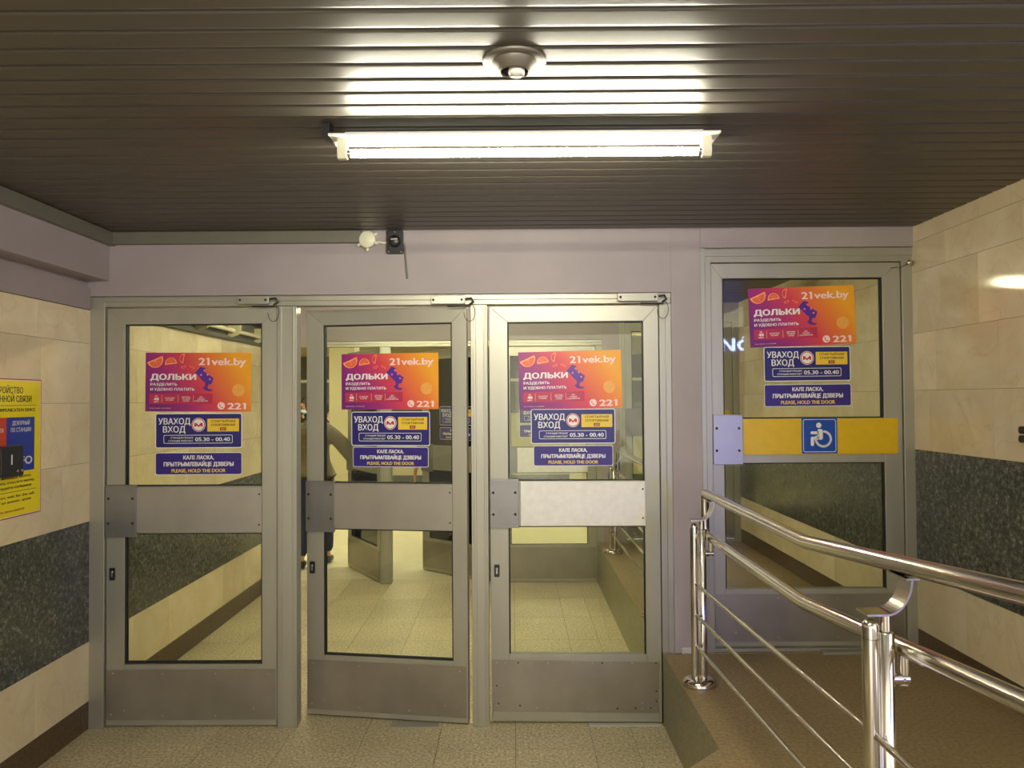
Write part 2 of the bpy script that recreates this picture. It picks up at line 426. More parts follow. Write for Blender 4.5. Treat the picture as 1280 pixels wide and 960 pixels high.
# floor of granite slabs
mb = MB(); mb.cur = 1; mb.box(-2.46, 0.83, REARY, D2+0.2, -0.10, -0.004); mb.cur = 0
xs = [-2.40, -2.0, -1.6, -1.2, -0.8, -0.4, 0.0, 0.40, 0.62, 0.83]
y = REARY
while y < D2+0.2:
    for a, b in zip(xs[:-1], xs[1:]):
        mb.box(a+0.0012, b-0.0012, y+0.0012, min(y+0.6, D2+0.2)-0.0012, -0.02, 0)
    y += 0.6
    if abs(y-4.0) < 0.3: y = 4.255 if y > 4.0 else y
struct(mb.build('floor', [M['floor'], M['joint']]))
# raised ramp on the right: level by the doors, then climbing towards the street
def ramp_block(name, outline, y_level=2.55, slope=0.093):
    mb = MB(); n = len(outline)
    zt = lambda y: RAMP+max(0, y_level-y)*slope
    mb.cur = 1; v = [(p[0], p[1], -0.05) for p in outline]+[(p[0], p[1], zt(p[1])) for p in outline]
    mb.add(v, [(i, (i+1) % n, n+(i+1) % n, n+i) for i in range(n)], False)
    mb.cur = 0
    l = [p for p in outline if p[0] < 1.5]
    l.sort(key=lambda p: -p[1])
    ys = sorted(set([p[1] for p in outline]+[y_level]), reverse=True)
    def xat(y):
        for a, b in zip(l[:-1], l[1:]):
            if b[1] <= y <= a[1]:
                t = 0 if a[1] == b[1] else (a[1]-y)/(a[1]-b[1]); return a[0]+(b[0]-a[0])*t
        return l[-1][0]
    for a, b in zip(ys[:-1], ys[1:]):
        mb.add([(xat(a-1e-6), a, zt(a)), (xat(b+1e-6), b, zt(b)), (XR+0.02, b, zt(b)), (XR+0.02, a, zt(a))], [(0, 1, 2, 3)], False)
    return struct(mb.build(name, [M['ramp'], M['curb']]))
ramp_block('floor_ramp', [(0.806, D-0.03), (0.806, 3.11), (0.60, 2.90), (0.60, REARY), (XR+0.02, REARY), (XR+0.02, D-0.03)])
ramp_block('floor_ramp_vestibule', [(0.806, D2-0.03), (0.806, D-0.03), (XR+0.02, D-0.03), (XR+0.02, D2-0.03)], y_level=4.3)
# dark open joint in the kerb face
mb = MB(); mb.box(0.802, 0.812, 3.235, 3.262, 0.12, 0.30)
struct(mb.build('trim_3', M['rubber']))

# grey cable trunking along the soffit and the lintel
mb = MB(); mb.box(-2.21, -2.175, REARY, D-0.03, 2.632, CEIL-0.004)
struct(mb.build('trim_4', M['trim'], bevel=0.003))
mb = MB(); mb.box(-2.175, -0.822, D-0.065, D-0.03, 2.637, CEIL-0.004)
struct(mb.build('trim_5', M['trim'], bevel=0.003))
# plinth under the front pier
# ------------------------------------------------------------------ door frames
def frame_three(name, y):
    mb = MB()
    mb.box(XL-0.02, -2.243, y-0.012, y+0.07, 0, 2.355)
    for a, b in ((-1.294, -1.188), (-0.231, -0.139)):
        mb.box(a, b, y-0.016, y+0.075, 0, 2.298)
        mb.box(a+0.012, a+0.028, y-0.021, y-0.016, 0, 2.298)
        mb.box(b-0.022, b-0.010, y-0.021, y-0.016, 0, 2.298)
    mb.box(0.806, 0.869, y-0.012, y+0.07, 0, 2.298)
    mb.box(0.838, 0.869, y-0.022, y-0.012, 0, 2.298)
    mb.box(-2.243, 0.869, y-0.012, y+0.07, 2.300, 2.357)
    mb.box(-2.243, 0.869, y-0.020, y-0.012, 2.326, 2.352)
    return struct(mb.build(name, M['alum'], bevel=0.002))
def frame_ramp(name, y):
    mb = MB()
    mb.box(1.032, 1.092, y-0.012, y+0.07, RAMP-0.01, 2.60); mb.box(1.032, 1.058, y-0.024, y-0.012, RAMP-0.01, 2.60)
    mb.box(2.142, XR+0.01, y-0.012, y+0.07, RAMP-0.01, 2.60)
    mb.box(1.092, 2.142, y-0.012, y+0.07, 2.522, 2.60); mb.box(1.058, XR, y-0.020, y-0.012, 2.555, 2.595)
    mb.box(1.092, 2.142, y-0.005, y+0.07, RAMP-0.01, 0.408)
    return struct(mb.build(name, M['alum'], bevel=0.002))
frame_three('trim_6', D); frame_ramp('trim_7', D)
frame_three('trim_8', D2); frame_ramp('trim_9', D2)
# bright steel threshold strip under the third door, and one under the second
mb = MB(); mb.box(0.40, 0.79, D-0.03, D+0.05, 0.0, 0.006)
struct(mb.build('trim_10', M['alum_pale'], bevel=0.001))
mb = MB(); mb.box(-0.68, -0.42, D-0.03, D+0.05, 0.0, 0.006)
struct(mb.build('trim_11', M['alum'], bevel=0.001))

mb = MB(); mb.box(1.66, 1.92, D-0.06, D-0.012, RAMP-0.002, RAMP+0.012)
struct(mb.build('trim_13', M['alum'], bevel=0.002))
mb = MB(); mb.box(0.905, 1.020, D-0.040, D-0.029, RAMP, RAMP+0.035)
struct(mb.build('trim_14', M['alum_pale'], bevel=0.004))
# ------------------------------------------------------------------ door leaves
DOORS = {}
def rect_frame(mb, x0, x1, z0, z1, l, r, b, t, y0, y1):
    """four mitred members"""
    xi0, xi1, zi0, zi1 = x0+l, x1-r, z0+b, z1-t; g = 0.0006
    mb.prism([(x0, z1), (xi0-g, zi1), (xi0-g, zi0), (x0, z0)][::-1], y0, y1, 'y')
    mb.prism([(x1, z0), (xi1+g, zi0), (xi1+g, zi1), (x1, z1)][::-1], y0, y1, 'y')
    mb.prism([(x0+g, z1), (x1-g, z1), (xi1, zi1), (xi0, zi1)][::-1], y0, y1, 'y')
    mb.prism([(x0+g, z0), (xi0, zi0), (xi1, zi0), (x1-g, z0)][::-1], y0, y1, 'y')
def gasket(mb, x0, x1, z0, z1, w, y0, y1):
    mb.box(x0, x1, y0, y1, z0, z0+w); mb.box(x0, x1, y0, y1, z1-w, z1); mb.box(x0, x0+w, y0, y1, z0+w, z1-w); mb.box(x1-w, x1, y0, y1, z0+w, z1-w)
def screw_at(name, mat, parent, x, y, z, r=0.0045):
    mb = MB(); mb.lathe([(0.0001, -0.003), (r*0.7, -0.0025), (r, -0.0005), (r, 0.001)], (x, y, z), 10, 'y')
    return mb.build(name, mat, parent)
def door(n, hx, hy, W, ang, z0, z1, zg, kick, plate, panel='panel', ramp_door=False, plate_mat='plate', detail=True, screws=None, bent=0.0):
    """leaf hinged on its right edge at (hx, hy); local x from -W to 0, y=0 is the face towards the entrance hall"""
    th = 0.045
    a_l, a_r = (0.101, 0.083) if not ramp_door else (0.064, 0.100)
    mb = MB()
    rect_frame(mb, -W, 0, z0, z1, a_l, a_r, kick[1]+0.028-z0, z1-zg[3], 0, th)
    xi0, xi1 = -W+a_l, -a_r
    mb.box(xi0, xi1, 0.004, th-0.004, zg[1], zg[2])
    o = struct(mb.build('door_%d' % n, M['alum'], loc=(hx, hy, 0), rot=(0, 0, -R(ang)), bevel=0.0015))
    DOORS[n] = (hx, hy, -R(ang))
    for (a, b) in ((zg[2], zg[3]), (zg[0], zg[1])):
        g = MB(); g.box(xi0+0.002, xi1-0.002, 0.018, 0.024, a+0.002, b-0.002); g.build('glass_pane', M['glass'], o)
        g = MB(); gasket(g, xi0, xi1, a, b, 0.006, 0.006, 0.017); gasket(g, xi0, xi1, a, b, 0.006, 0.0245, 0.036); g.build('glazing_gasket', M['rubber'], o)
    if ramp_door:
        g = MB(); g.box(-W+0.165, -0.027, -0.003, -0.0005, 1.464, 1.660); g.box
        p = g.build('yellow_band', M['yellow'], o, bevel=0.0008)
    else:
        g = MB(); g.box(-W+0.168, -a_r+0.001, -0.010, 0.0035, zg[1]+0.002, zg[2]-0.004)
        p = g.build('middle_panel', M[panel], o, bevel=0.001)
        if panel == 'panel_white': p['label'] = 'scuffed white middle panel'
        if detail:
            for zz in (zg[1]+0.045, zg[2]-0.045): screw_at('screw', M['screw_dark'], p, -a_r-0.012, -0.0105, zz, 0.005)
    # push plate wrapping the lock stile
    px0, px1, pz0, pz1 = -W+plate[0], -W+plate[1], plate[2], plate[3]
    g = MB(); g.box(px0, px1, -0.016, -0.0125, pz0, pz1); g.box(px0, px0+0.003, -0.0125, 0.030, pz0, pz1); g.box(px1-0.003, px1, -0.0125, -0.0005, pz0, pz1)
    g.box(px0+0.002, px1, -0.012, 0.003, pz1-0.012, pz1+0.004)
    pp = g.build('push_plate', M[plate_mat], o, bevel=0.001)
    if detail:
        for sx in (px0+0.017, px1-0.02):
            for sz in (pz0+0.075, pz1-0.07): screw_at('screw', M['screw_dark'], pp, sx, -0.0165, sz, 0.0075)
    # kick plate
    k0, k1 = kick
    g = MB()
    if bent:
        g.add([(-W+0.008, -0.004, k0+0.004), (-0.02, -0.004, k0), (-0.012, -0.004, k1-0.012), (-W+0.004, -0.004, k1),
               (-W+0.008, -0.0005, k0+0.004), (-0.02, -0.0005, k0), (-0.012, -0.0005, k1-0.012), (-W+0.004, -0.0005, k1)],
              [(0,1,2,3),(7,6,5,4),(0,4,5,1),(1,5,6,2),(2,6,7,3),(3,7,4,0)], False)
    else:
        g.box(-W+0.004, -0.010, -0.004, -0.0005, k0, k1)
    kp = g.build('kick_plate', M['kick'], o, bevel=0.0008)
    if detail:
        for (u, v, dark) in (screws or [(0.03, 0.96, 0), (0.33, 0.95, 0), (0.65, 0.95, 0), (0.97, 0.94, 0), (0.02, 0.08, 0), (0.33, 0.06, 0), (0.65, 0.05, 0), (0.10, 0.17, 0), (0.88, 0.2, 0)]):
            screw_at('screw', M['screw_dark' if dark else 'screw'], kp, -W+0.012+u*(W-0.03), -0.0045, k0+0.01+v*(k1-k0-0.02), 0.0045)
    if not ramp_door:
        lx = -W+0.034
        g = MB(); g.prism(rrect(lx-0.015, lx+0.015, 0.800, 0.868, 0.006), -0.006, 0.001, 'y')
        lk = g.build('lock_escutcheon', M['black'], o)
        if detail:
            g = MB(); g.lathe([(0.0001, -0.0045), (0.0065, -0.004), (0.0075, 0.0)], (lx, -0.0055, 0.845), 14, 'y'); g.box(lx-0.0042, lx+0.0042, -0.010, -0.0055, 0.818, 0.842)
            g.build('lock_cylinder', M['screw'], lk)
    return o
ZG = (0.345, 1.055, 1.312, 2.205)
PL = (0.0, 0.170, 1.037, 1.318)
W = 0.938
door(1, -1.300, D, W, 0.3, 0.008, 2.292, ZG, (0.040, 0.313), PL)
door(2, -0.256, D, W-0.006, 9.3, 0.010, 2.290, (0.345, 1.055, 1.312, 2.205), (0.040, 0.316), PL)
S3 = [(0.02, 0.97, 0), (0.07, 0.97, 0), (0.15, 0.97, 1), (0.23, 0.95, 0), (0.33, 0.97, 0), (0.48, 0.97, 0), (0.6, 0.96, 0), (0.66, 0.97, 1), (0.71, 0.96, 0), (0.84, 0.97, 0), (0.985, 0.97, 1),
      (0.02, 0.5, 1), (0.02, 0.10, 0), (0.03, 0.14, 1), (0.16, 0.1, 1), (0.26, 0.06, 0), (0.33, 0.05, 0), (0.57, 0.06, 0), (0.62, 0.09, 0), (0.75, 0.05, 1), (0.86, 0.06, 1), (0.9, 0.05, 0), (0.9, 0.16, 0), (0.95, 0.06, 1), (0.985, 0.2, 1), (0.985, 0.4, 1)]
door(3, 0.802, D, W-0.006, 1.6, 0.012, 2.292, (0.362, 1.078, 1.326, 2.205), (0.062, 0.350), (0.0, 0.158, 1.070, 1.334), panel='panel_white', screws=S3, bent=1)
door(4, 2.138, D, 1.044, 0.0, 0.420, 2.518, (0.722, 1.418, 1.662, 2.436), (0.445, 0.702), (0.002, 0.162, 1.413, 1.680), ramp_door=True, plate_mat='plate_blue')
door(5, -1.300, D2, W, 59, 0.008, 2.292, ZG, (0.040, 0.313), PL, detail=False)
door(6, -0.256, D2, W-0.006, 41, 0.008, 2.292, ZG, (0.040, 0.313), PL, detail=False)
door(7, 0.802, D2, W-0.006, 0.5, 0.008, 2.292, (0.365, 1.066, 1.31, 2.205), (0.040, 0.34), (0.0, 0.158, 1.060, 1.320), panel='panel_white', detail=False)
door(8, 2.138, D2, 1.044, 0.0, 0.420, 2.518, (0.722, 1.418, 1.662, 2.436), (0.445, 0.702), (0.002, 0.162, 1.413, 1.680), ramp_door=True, plate_mat='plate', detail=False)

def on_door(n, o, lx, z, tilt=0.0, dy=0.0172):
    """put a flat thing on the front of a door's glass: local x from the hinge, height z"""
    hx, hy, a = DOORS[n]
    o.location = (hx+lx*math.cos(a)+dy*-math.sin(a), hy+lx*math.sin(a)+dy*math.cos(a), z)
    o.rotation_euler = (Matrix.Rotation(a, 3, 'Z') @ Matrix.Rotation(PI/2, 3, 'X') @ Matrix.Rotation(R(tilt), 3, 'Z')).to_euler()

# ------------------------------------------------------------------ posters and notices
LY = 0.0007
def poster(label):
    k = 0.587/716; X = lambda u: (u-358)*k; Yv = lambda v: (198.5-v)*k
    t = thing('advert_poster', label, 'poster', group='colourful advert posters on the doors')
    w, h = 0.587, 0.326
    mb = MB(); mb.box(-w/2, w/2, -h/2, h/2, 0, 0.0006); mb.build('sheet', M['poster'], t)
    Z = 0.0006+LY
    mb = MB()
    mb.add([(X(28), Yv(345), Z), (X(455), Yv(345), Z), (X(455), Yv(276), Z), (X(28), Yv(276), Z)], [(0, 1, 2, 3)]); mb.build('offer_strip', M['band'], t)
    mb = MB(); text(mb, '21vek.by', X(358), Yv(84), 52*k, 322*k, z=Z, bold=0.035); mb.build('web_address', M['pale_pink'], t)
    mb = MB(); text(mb, 'ДОЛЬКИ', X(32), Yv(184), 42*k, 312*k, z=Z, bold=0.05); mb.build('headline', M['white'], t)
    mb = MB(); text(mb, 'РАЗДЕЛИТЬ', X(33), Yv(223), 19*k, 182*k, z=Z, bold=0.03); text(mb, 'И УДОБНО ПЛАТИТЬ', X(33), Yv(256), 19*k, 300*k, z=Z, bold=0.03); mb.build('subtitle', M['white'], t)
    mb = MB(); z2 = Z+LY
    text(mb, 'ДО', X(75), Yv(298), 9*k, None, 'c', z2, 0.03); text(mb, '48', X(75), Yv(322), 20*k, 36*k, 'c', z2, 0.045); text(mb, 'МЕС', X(75), Yv(336), 9*k, 34*k, 'c', z2, 0.03)
    for cx, ls in ((166, ('НЕ ВЫХОДЯ', 'ИЗ ДОМА')), (277, ('ДОСТАВКА', 'ПО ВСЕЙ', 'СТРАНЕ')), (379, ('БЕЗ', 'СПРАВОК', 'И ДОКУМЕНТОВ'))):
        for i, s in enumerate(ls): text(mb, s, X(cx), Yv(312+(i-(len(ls)-2)/2-0.5)*13+5), 8.5*k, len(s)*7.2*k, 'c', z2, 0.02)
    for cx in (112, 222, 325): mb.add([(X(cx), Yv(335), z2), (X(cx+1.6), Yv(335), z2), (X(cx+1.6), Yv(286), z2), (X(cx), Yv(286), z2)], [(0, 1, 2, 3)])
    mb.build('offer_lines', M['white'], t)
    mb = MB(); text(mb, 'РЕКЛАМА УСЛОВИЯ', X(33), Yv(378), 6*k, 140*k, z=Z, bold=0.0); mb.build('small_print', M['pale_pink'], t)
    mb = MB(); text(mb, '221', X(556), Yv(382), 46*k, 126*k, z=Z, bold=0.045); mb.build('short_number', M['pale_pink'], t)
    mb = MB(); mb.prism(circ(X(514), Yv(358), 25*k, 24), Z-LY+0.0001, Z); ic = mb.build('phone_icon', M['pale_pink'], t)
    mb = MB(); mb.tube([(X(504), Yv(346), Z+0.0001), (X(505), Yv(358), Z+0.0001), (X(513), Yv(368), Z+0.0001), (X(525), Yv(370), Z+0.0001)], [3.6*k, 2*k, 2*k, 3.6*k], 8)
    mb.build('handset', M['band'], ic)
    # citrus segments along the top
    def seg(cx, cy, r, rot, squash, outline):
        T = Matrix.Translation((X(cx), Yv(cy), 0)) @ Matrix.Rotation(R(rot), 4, 'Z') @ Matrix.Diagonal((1, squash, 1, 1))
        rind = MB(); rind.T = T
        ro = circ(0, 0, r*k, 18, 0, 180); ri = circ(0, 0.12*r*k, r*0.80*k, 18, 4, 176)
        ring(rind, ro, ri, Z-0.0002, Z+0.0001); p = rind.build('citrus_slice', M['slice_rind'], t)
        if not outline:
            fl = MB(); fl.T = T; fl.prism(circ(0, 0.13*r*k, r*0.78*k, 18, 5, 175), Z-0.0003, Z); fl.build('flesh', M['slice_flesh'], p)
            for a in (50, 90, 130):
                q = MB(); q.T = T; c, s_ = math.cos(R(a)), math.sin(R(a))
                q.add([(-0.01*r*k*s_, 0.14*r*k, Z+0.0003), (0.03*r*k*s_+0.001*0, 0.14*r*k, Z+0.0003), (c*r*.76*k+0.02*r*k, 0.14*r*k+s_*r*.62*k, Z+0.0003), (c*r*.76*k-0.02*r*k, 0.14*r*k+s_*r*.62*k, Z+0.0003)], [(0, 1, 2, 3)])
                q.build('membrane', M['slice_rind'], p)
    seg(62, 44, 56, 203, 1.05, False)
    seg(172, 78, 41, 8, 1.1, False)
    seg(258, 40, 33, 80, 0.85, True)
    seg(255, 92, 18, -160, 0.8, True)
    seg(312, 100, 19, -28, 0.6, True)
    # the violet gadget and the fruit of the picture
    mb = MB(); mb.prism([(X(330), Yv(140)), (X(372), Yv(95)), (X(404), Yv(104)), (X(398), Yv(128)), (X(462), Yv(172)), (X(446), Yv(214)), (X(424), Yv(214)), (X(388), Yv(192)), (X(366), Yv(166)), (X(352), Yv(150))][::-1], Z-0.0002, Z+0.0002)
    gd = mb.build('violet_gadget', M['gadget'], t)
    mb = MB(); mb.prism([(X(402), Yv(196)), (X(432), Yv(206)), (X(420), Yv(232)), (X(428), Yv(246)), (X(458), Yv(248)), (X(440), Yv(262)), (X(404), Yv(254)), (X(388), Yv(236)), (X(404), Yv(224))][::-1], Z-0.0002, Z+0.0001)
    mb.build('gadget_grip', M['gadget'], gd)
    mb = MB()
    for cx, cy in ((398, 120), (420, 148), (436, 178), (376, 150)): mb.prism(circ(X(cx), Yv(cy), 7*k, 10), Z, Z+0.0005)
    mb.build('gadget_studs', M['gadget_hi'], gd)
    mb = MB(); mb.prism(circ(X(630), Yv(252), 42*k, 26), Z-0.0002, Z+0.0002); mb.build('round_fruit', M['fruit'], t)
    return t
def flat_ring(mb, outer, inner, z): ring(mb, outer, inner, z-0.0002, z)
def entry_sign(label):
    k = 0.48/583; X = lambda u: (u-291.5)*k; Yv = lambda v: (116.5-v)*k
    t = thing('entry_sign', label, 'sign', group='blue entry signs on the doors')
    w, h = 0.48/2, 233*k/2
    mb = MB(); mb.prism(rrect(-w, w, -h, h, 0.012), 0, 0.0006); mb.build('border', M['white'], t)
    Z = 0.0006+0.0003
    b = 0.004
    mb = MB(); mb.prism(rrect(-w+b, w-b, -h+b, h-b, 0.009), 0.0003, Z); mb.build('face', M['navy'], t)
    Z += LY
    mb = MB(); text(mb, 'УВАХОД', X(20), Yv(74), 43*k, 216*k, z=Z, bold=0.02); text(mb, 'ВХОД', X(51), Yv(128), 43*k, 152*k, z=Z, bold=0.02); mb.build('lettering', M['white'], t)
    mb = MB(); mb.prism(circ(X(291), Yv(77), 46*k, 32), Z-LY, Z); em = mb.build('emblem', M['white'], t)
    mb = MB(); flat_ring(mb, circ(X(291), Yv(77), 43*k, 32), circ(X(291), Yv(77), 37.5*k, 32), Z+0.0004); mb.build('emblem_ring', M['red'], em)
    mb = MB(); m_ = [(-29, 12), (-27, -10), (-17, -14), (0, 4), (17, -14), (27, -10), (29, 12), (16, 12), (14, 4), (0, 16), (-14, 4), (-16, 12)]
    mb.prism([(X(291+a), Yv(77+b_)) for a, b_ in m_][::-1], Z, Z+0.0004); mb.build('emblem_letter', M['red'], em)
    mb = MB(); mb.prism([(X(350), Yv(123)), (X(563), Yv(123)), (X(563), Yv(37)), (X(350), Yv(37))], Z-LY, Z); yb = mb.build('station_field', M['sign_yellow'], t)
    z2 = Z+LY
    mb = MB(); text(mb, 'СПАРТЫЎНАЯ', X(456), Yv(61), 15*k, 164*k, 'c', z2, 0.02); text(mb, 'СПОРТИВНАЯ', X(456), Yv(86), 15*k, 160*k, 'c', z2, 0.02); mb.build('station_name', M['ink'], yb)
    mb = MB(); mb.prism(rrect(X(435), X(477), Yv(117), Yv(95), 0.002, 3), Z, z2); rb = mb.build('number_tag', M['brick'], yb)
    mb = MB(); text(mb, '221', X(456), Yv(112), 12*k, 28*k, 'c', z2+LY, 0.02); mb.build('tag_number', M['sign_yellow'], rb)
    mb = MB(); flat_ring(mb, rrect(X(56), X(520), Yv(202), Yv(145), 9*k), rrect(X(59.5), X(516.5), Yv(198.5), Yv(148.5), 6*k), Z); mb.build('hours_frame', M['white'], t)
    mb = MB(); text(mb, 'СТАНЦЫЯ ПРАЦУЕ', X(255), Yv(169), 11*k, 152*k, 'r', Z, 0.02); text(mb, 'СТАНЦИЯ РАБОТАЕТ', X(255), Yv(190), 11*k, 166*k, 'r', Z, 0.02)
    text(mb, '05.30 - 00.40', X(268), Yv(188), 28*k, 235*k, 'l', Z, 0.022); mb.build('opening_hours', M['white'], t)
    return t
def hold_sign(label):
    k = 0.48/580; X = lambda u: (u-290)*k; Yv = lambda v: (70-v)*k
    t = thing('hold_door_sign', label, 'sign', group='hold the door signs')
    w, h = 0.24, 70*k*1.06
    mb = MB(); mb.prism(rrect(-w, w, -h, h, 0.012), 0, 0.0006); mb.build('border', M['white'], t)
    Z = 0.0009; b = 0.003
    mb = MB(); mb.prism(rrect(-w+b, w-b, -h+b, h-b, 0.010), 0.0003, Z); mb.build('face', M['violet'], t)
    Z += LY
    mb = MB(); text(mb, 'КАЛІ ЛАСКА,', X(290), Yv(42), 27*k, 206*k, 'c', Z, 0.035); text(mb, 'ПРЫТРЫМЛІВАЙЦЕ ДЗВЕРЫ', X(290), Yv(87), 29*k, 468*k, 'c', Z, 0.035); mb.build('lettering', M['white'], t)
    mb = MB(); text(mb, 'PLEASE, HOLD THE DOOR', X(290), Yv(128), 25*k, 362*k, 'c', Z, 0.035); mb.build('english_line', M['sign_yellow'], t)
    return t
P0 = poster('violet and amber advert poster on the glass of the leftmost door')
E0 = entry_sign('navy entry sign under the poster on the leftmost door')
H0 = hold_sign('violet blue hold the door sign on the leftmost door')
on_door(1, P0, -0.440, 1.884, -0.5); on_door(1, E0, -0.438, 1.616); on_door(1, H0, -0.438, 1.434)
def put(src, label, n, lx, z, tilt=0.0, s=1.0, sy=None):
    o = copy_tree(src); o['label'] = label; on_door(n, o, lx, z, tilt); o.scale = (s, sy or s, 1); return o
put(P0, 'violet and amber advert poster on the half-open second door', 2, -0.446, 1.883, 0, 0.965)
put(E0, 'navy entry sign on the half-open second door', 2, -0.442, 1.617, 0, 0.955, 1.0)
put(H0, 'violet blue hold the door sign on the half-open second door', 2, -0.442, 1.458, 0, 0.915)
put(P0, 'violet and amber advert poster on the third door, left of the pier', 3, -0.486, 1.882, 1.0, 0.97, 0.985)
put(E0, 'navy entry sign on the third door, above its white panel', 3, -0.472, 1.626, 0, 0.97, 1.0)
put(H0, 'violet blue hold the door sign just above the white panel of third door', 3, -0.472, 1.463, 0, 0.915)
put(P0, 'violet and amber advert poster tilted on the wheelchair door', 4, -0.536, 2.225, 1.9)
put(E0, 'navy entry sign on the wheelchair door', 4, -0.512, 1.962, 0.3, 0.995)
put(H0, 'violet blue hold the door sign above the yellow band of wheelchair door', 4, -0.511, 1.788, 0.3)
put(E0, 'partly hidden navy entry sign on closed door seen through the third door', 7, -0.502, 1.640)
put(H0, 'partly hidden hold the door sign on closed door seen through the third door', 7, -0.502, 1.470)
put(E0, 'navy entry sign on open inner door seen through the second door', 6, -0.440, 1.616)
put(H0, 'hold the door sign on open inner door seen through the second door', 6, -0.440, 1.434)

# wheelchair badge on the yellow band
wb_ = thing('wheelchair_sign', 'square blue sign with a white wheelchair user on the yellow band', 'sign')
s = 0.098
mb = MB(); mb.box(-s, s, -s, s, 0, 0.002); mb.build('face', M['blue'], wb_)
mb = MB(); ring(mb, rrect(-0.090, 0.090, -0.090, 0.090, 0.012), rrect(-0.0872, 0.0872, -0.0872, 0.0872, 0.010), 0.0021, 0.0027); mb.build('border_line', M['white'], wb_)
mb = MB(); zz = 0.0021
def stroke(pts, w):
    """flat rounded line"""
    for (a, b) in zip(pts[:-1], pts[1:]):
        dx, dy = b[0]-a[0], b[1]-a[1]; L = math.hypot(dx, dy); nx, ny = -dy/L*w, dx/L*w
        mb.prism([(a[0]-nx, a[1]-ny), (b[0]-nx, b[1]-ny), (b[0]+nx, b[1]+ny), (a[0]+nx, a[1]+ny)], zz, zz+0.001)
    for p in pts: mb.prism(circ(p[0], p[1], w, 14), zz, zz+0.00102)
mb.prism(circ(-0.004, 0.057, 0.0145, 22), zz, zz+0.001)                       # head
mb.prism(rrect(-0.012, 0.018, -0.022, 0.036, 0.011), zz, zz+0.001)              # back
stroke([(0.002, 0.016), (-0.042, 0.016)], 0.0078)                               # arm
stroke([(0.004, -0.014), (-0.040, -0.014), (-0.040, -0.048)], 0.0085)           # thigh and shank
arc = circ(0.020, -0.018, 0.041, 24, 82, -196)
stroke(arc, 0.0062)
mb.build('wheelchair_symbol', M['white'], wb_)
on_door(4, wb_, -0.458, 1.566, 0, dy=-0.0032)

# ------------------------------------------------------------------ lamp
def lamp(label, loc, tube_mat, L=1.2, zt=0.095):
    """bare fluorescent batten hanging against the ceiling: loc is the ceiling point above its middle"""
    t = thing('fluorescent_lamp', label, 'lamp', loc, group='fluorescent ceiling lamps')
    h = L/2
    mb = MB(); mb.box(-h-0.055, h+0.055, -0.042, 0.078, -0.046, -0.038); mb.box(-h-0.02, h+0.02, 0.055, 0.070, -0.038, -0.0005); mb.build('batten', M['lampwhite'], t, bevel=0.002)
    mb = MB(); mb.tube([(-h+0.008, 0, -zt), (h-0.008, 0, -zt)], 0.0135, 20); mb.build('tube', tube_mat, t)
    for sx in (-1, 1):
        mb = MB(); x0, x1 = sorted((sx*(h-0.002), sx*(h+0.030)))
        mb.prism([(-0.016, -0.046), (-0.019, -zt-0.004), (-0.012, -zt-0.020), (0.012, -zt-0.020), (0.019, -zt-0.004), (0.016, -0.046)], x0, x1, 'x')
        k = mb.build('socket', M['cream'], t, bevel=0.002)
        mb = MB(); mb.lathe([(0.0145, 0), (0.0145, 0.016)], (sx*(h-0.006)-0.008, 0, -zt), 18, 'x'); mb.build('end_cap', M['steel'], k)
    for x in (-h*0.88, -h*0.30, h*0.28, h*0.9):
        mb = MB(); mb.lathe([(0.0001, -0.0505), (0.006, -0.0495), (0.009, -0.046)], (x, 0, 0), 12); mb.build('screw', M['screw'], t)
    for x in (-h*0.8, h*0.82):
        mb = MB(); mb.lathe([(0.0155, -0.0495), (0.0195, -0.0495), (0.0195, -0.046)], (x, 0, 0), 18); mb.build('cable_grommet', M['cream'], t)
    mb = MB(); mb.box(-h-0.078, -h-0.052, -0.030, 0.030, -0.047, -0.001); mb.build('end_clip', M['black'], t)
    return t
lamp('lit bare fluorescent tube on the slatted ceiling above the doors', (0.044, 2.62, CEIL-0.0022), M['tube'])
lamp('lit fluorescent tube on the ceiling above the viewpoint', (0.044, 0.72, CEIL-0.0022), M['tube_rear'])  # extra tube out of view, added as fill for the hall
lamp('lit fluorescent tube on the left half of the vestibule ceiling', (-1.2, 5.7, CEIL-0.0022), M['tube_vest'])  # this and the next are added behind the lintel for vestibule light
lamp('lit fluorescent tube on the right half of the vestibule ceiling', (0.25, 5.7, CEIL-0.0022), M['tube_vest'])

# recessed eyeball spotlight in the ceiling
t = thing('ceiling_spotlight', 'round grey recessed spotlight in the slatted ceiling above the tube', 'spotlight', (0.010, 2.125, CEIL-0.002))
mb = MB(); mb.lathe([(0.058, -0.004), (0.086, -0.0055), (0.0885, -0.002), (0.088, 0.006)], n=44); mb.build('rim', M['spot'], t)
mb = MB(); mb.lathe([(0.062, 0.002), (0.061, -0.006), (0.055, -0.016), (0.045, -0.030), (0.041, -0.033), (0.038, -0.030), (0.036, 0.01), (0.0001, 0.012)], n=44); mb.build('reflector_cone', M['spot'], t)
mb = MB(); mb.lathe([(0.0355, -0.029), (0.034, -0.012), (0.0001, -0.010)], n=30); mb.build('dark_cavity', M['black'], t)
mb = MB(); mb.lathe([(0.012, -0.010), (0.022, -0.016), (0.0225, -0.038), (0.019, -0.043), (0.0001, -0.044)], (0.006, -0.006, 0), 26); b_ = mb.build('lamp_head', M['lampwhite'], t)
mb = MB(); mb.box(-0.015, 0.027, -0.0085, -0.0035, -0.0455, -0.0435); mb.build('slot', M['trim'], b_)

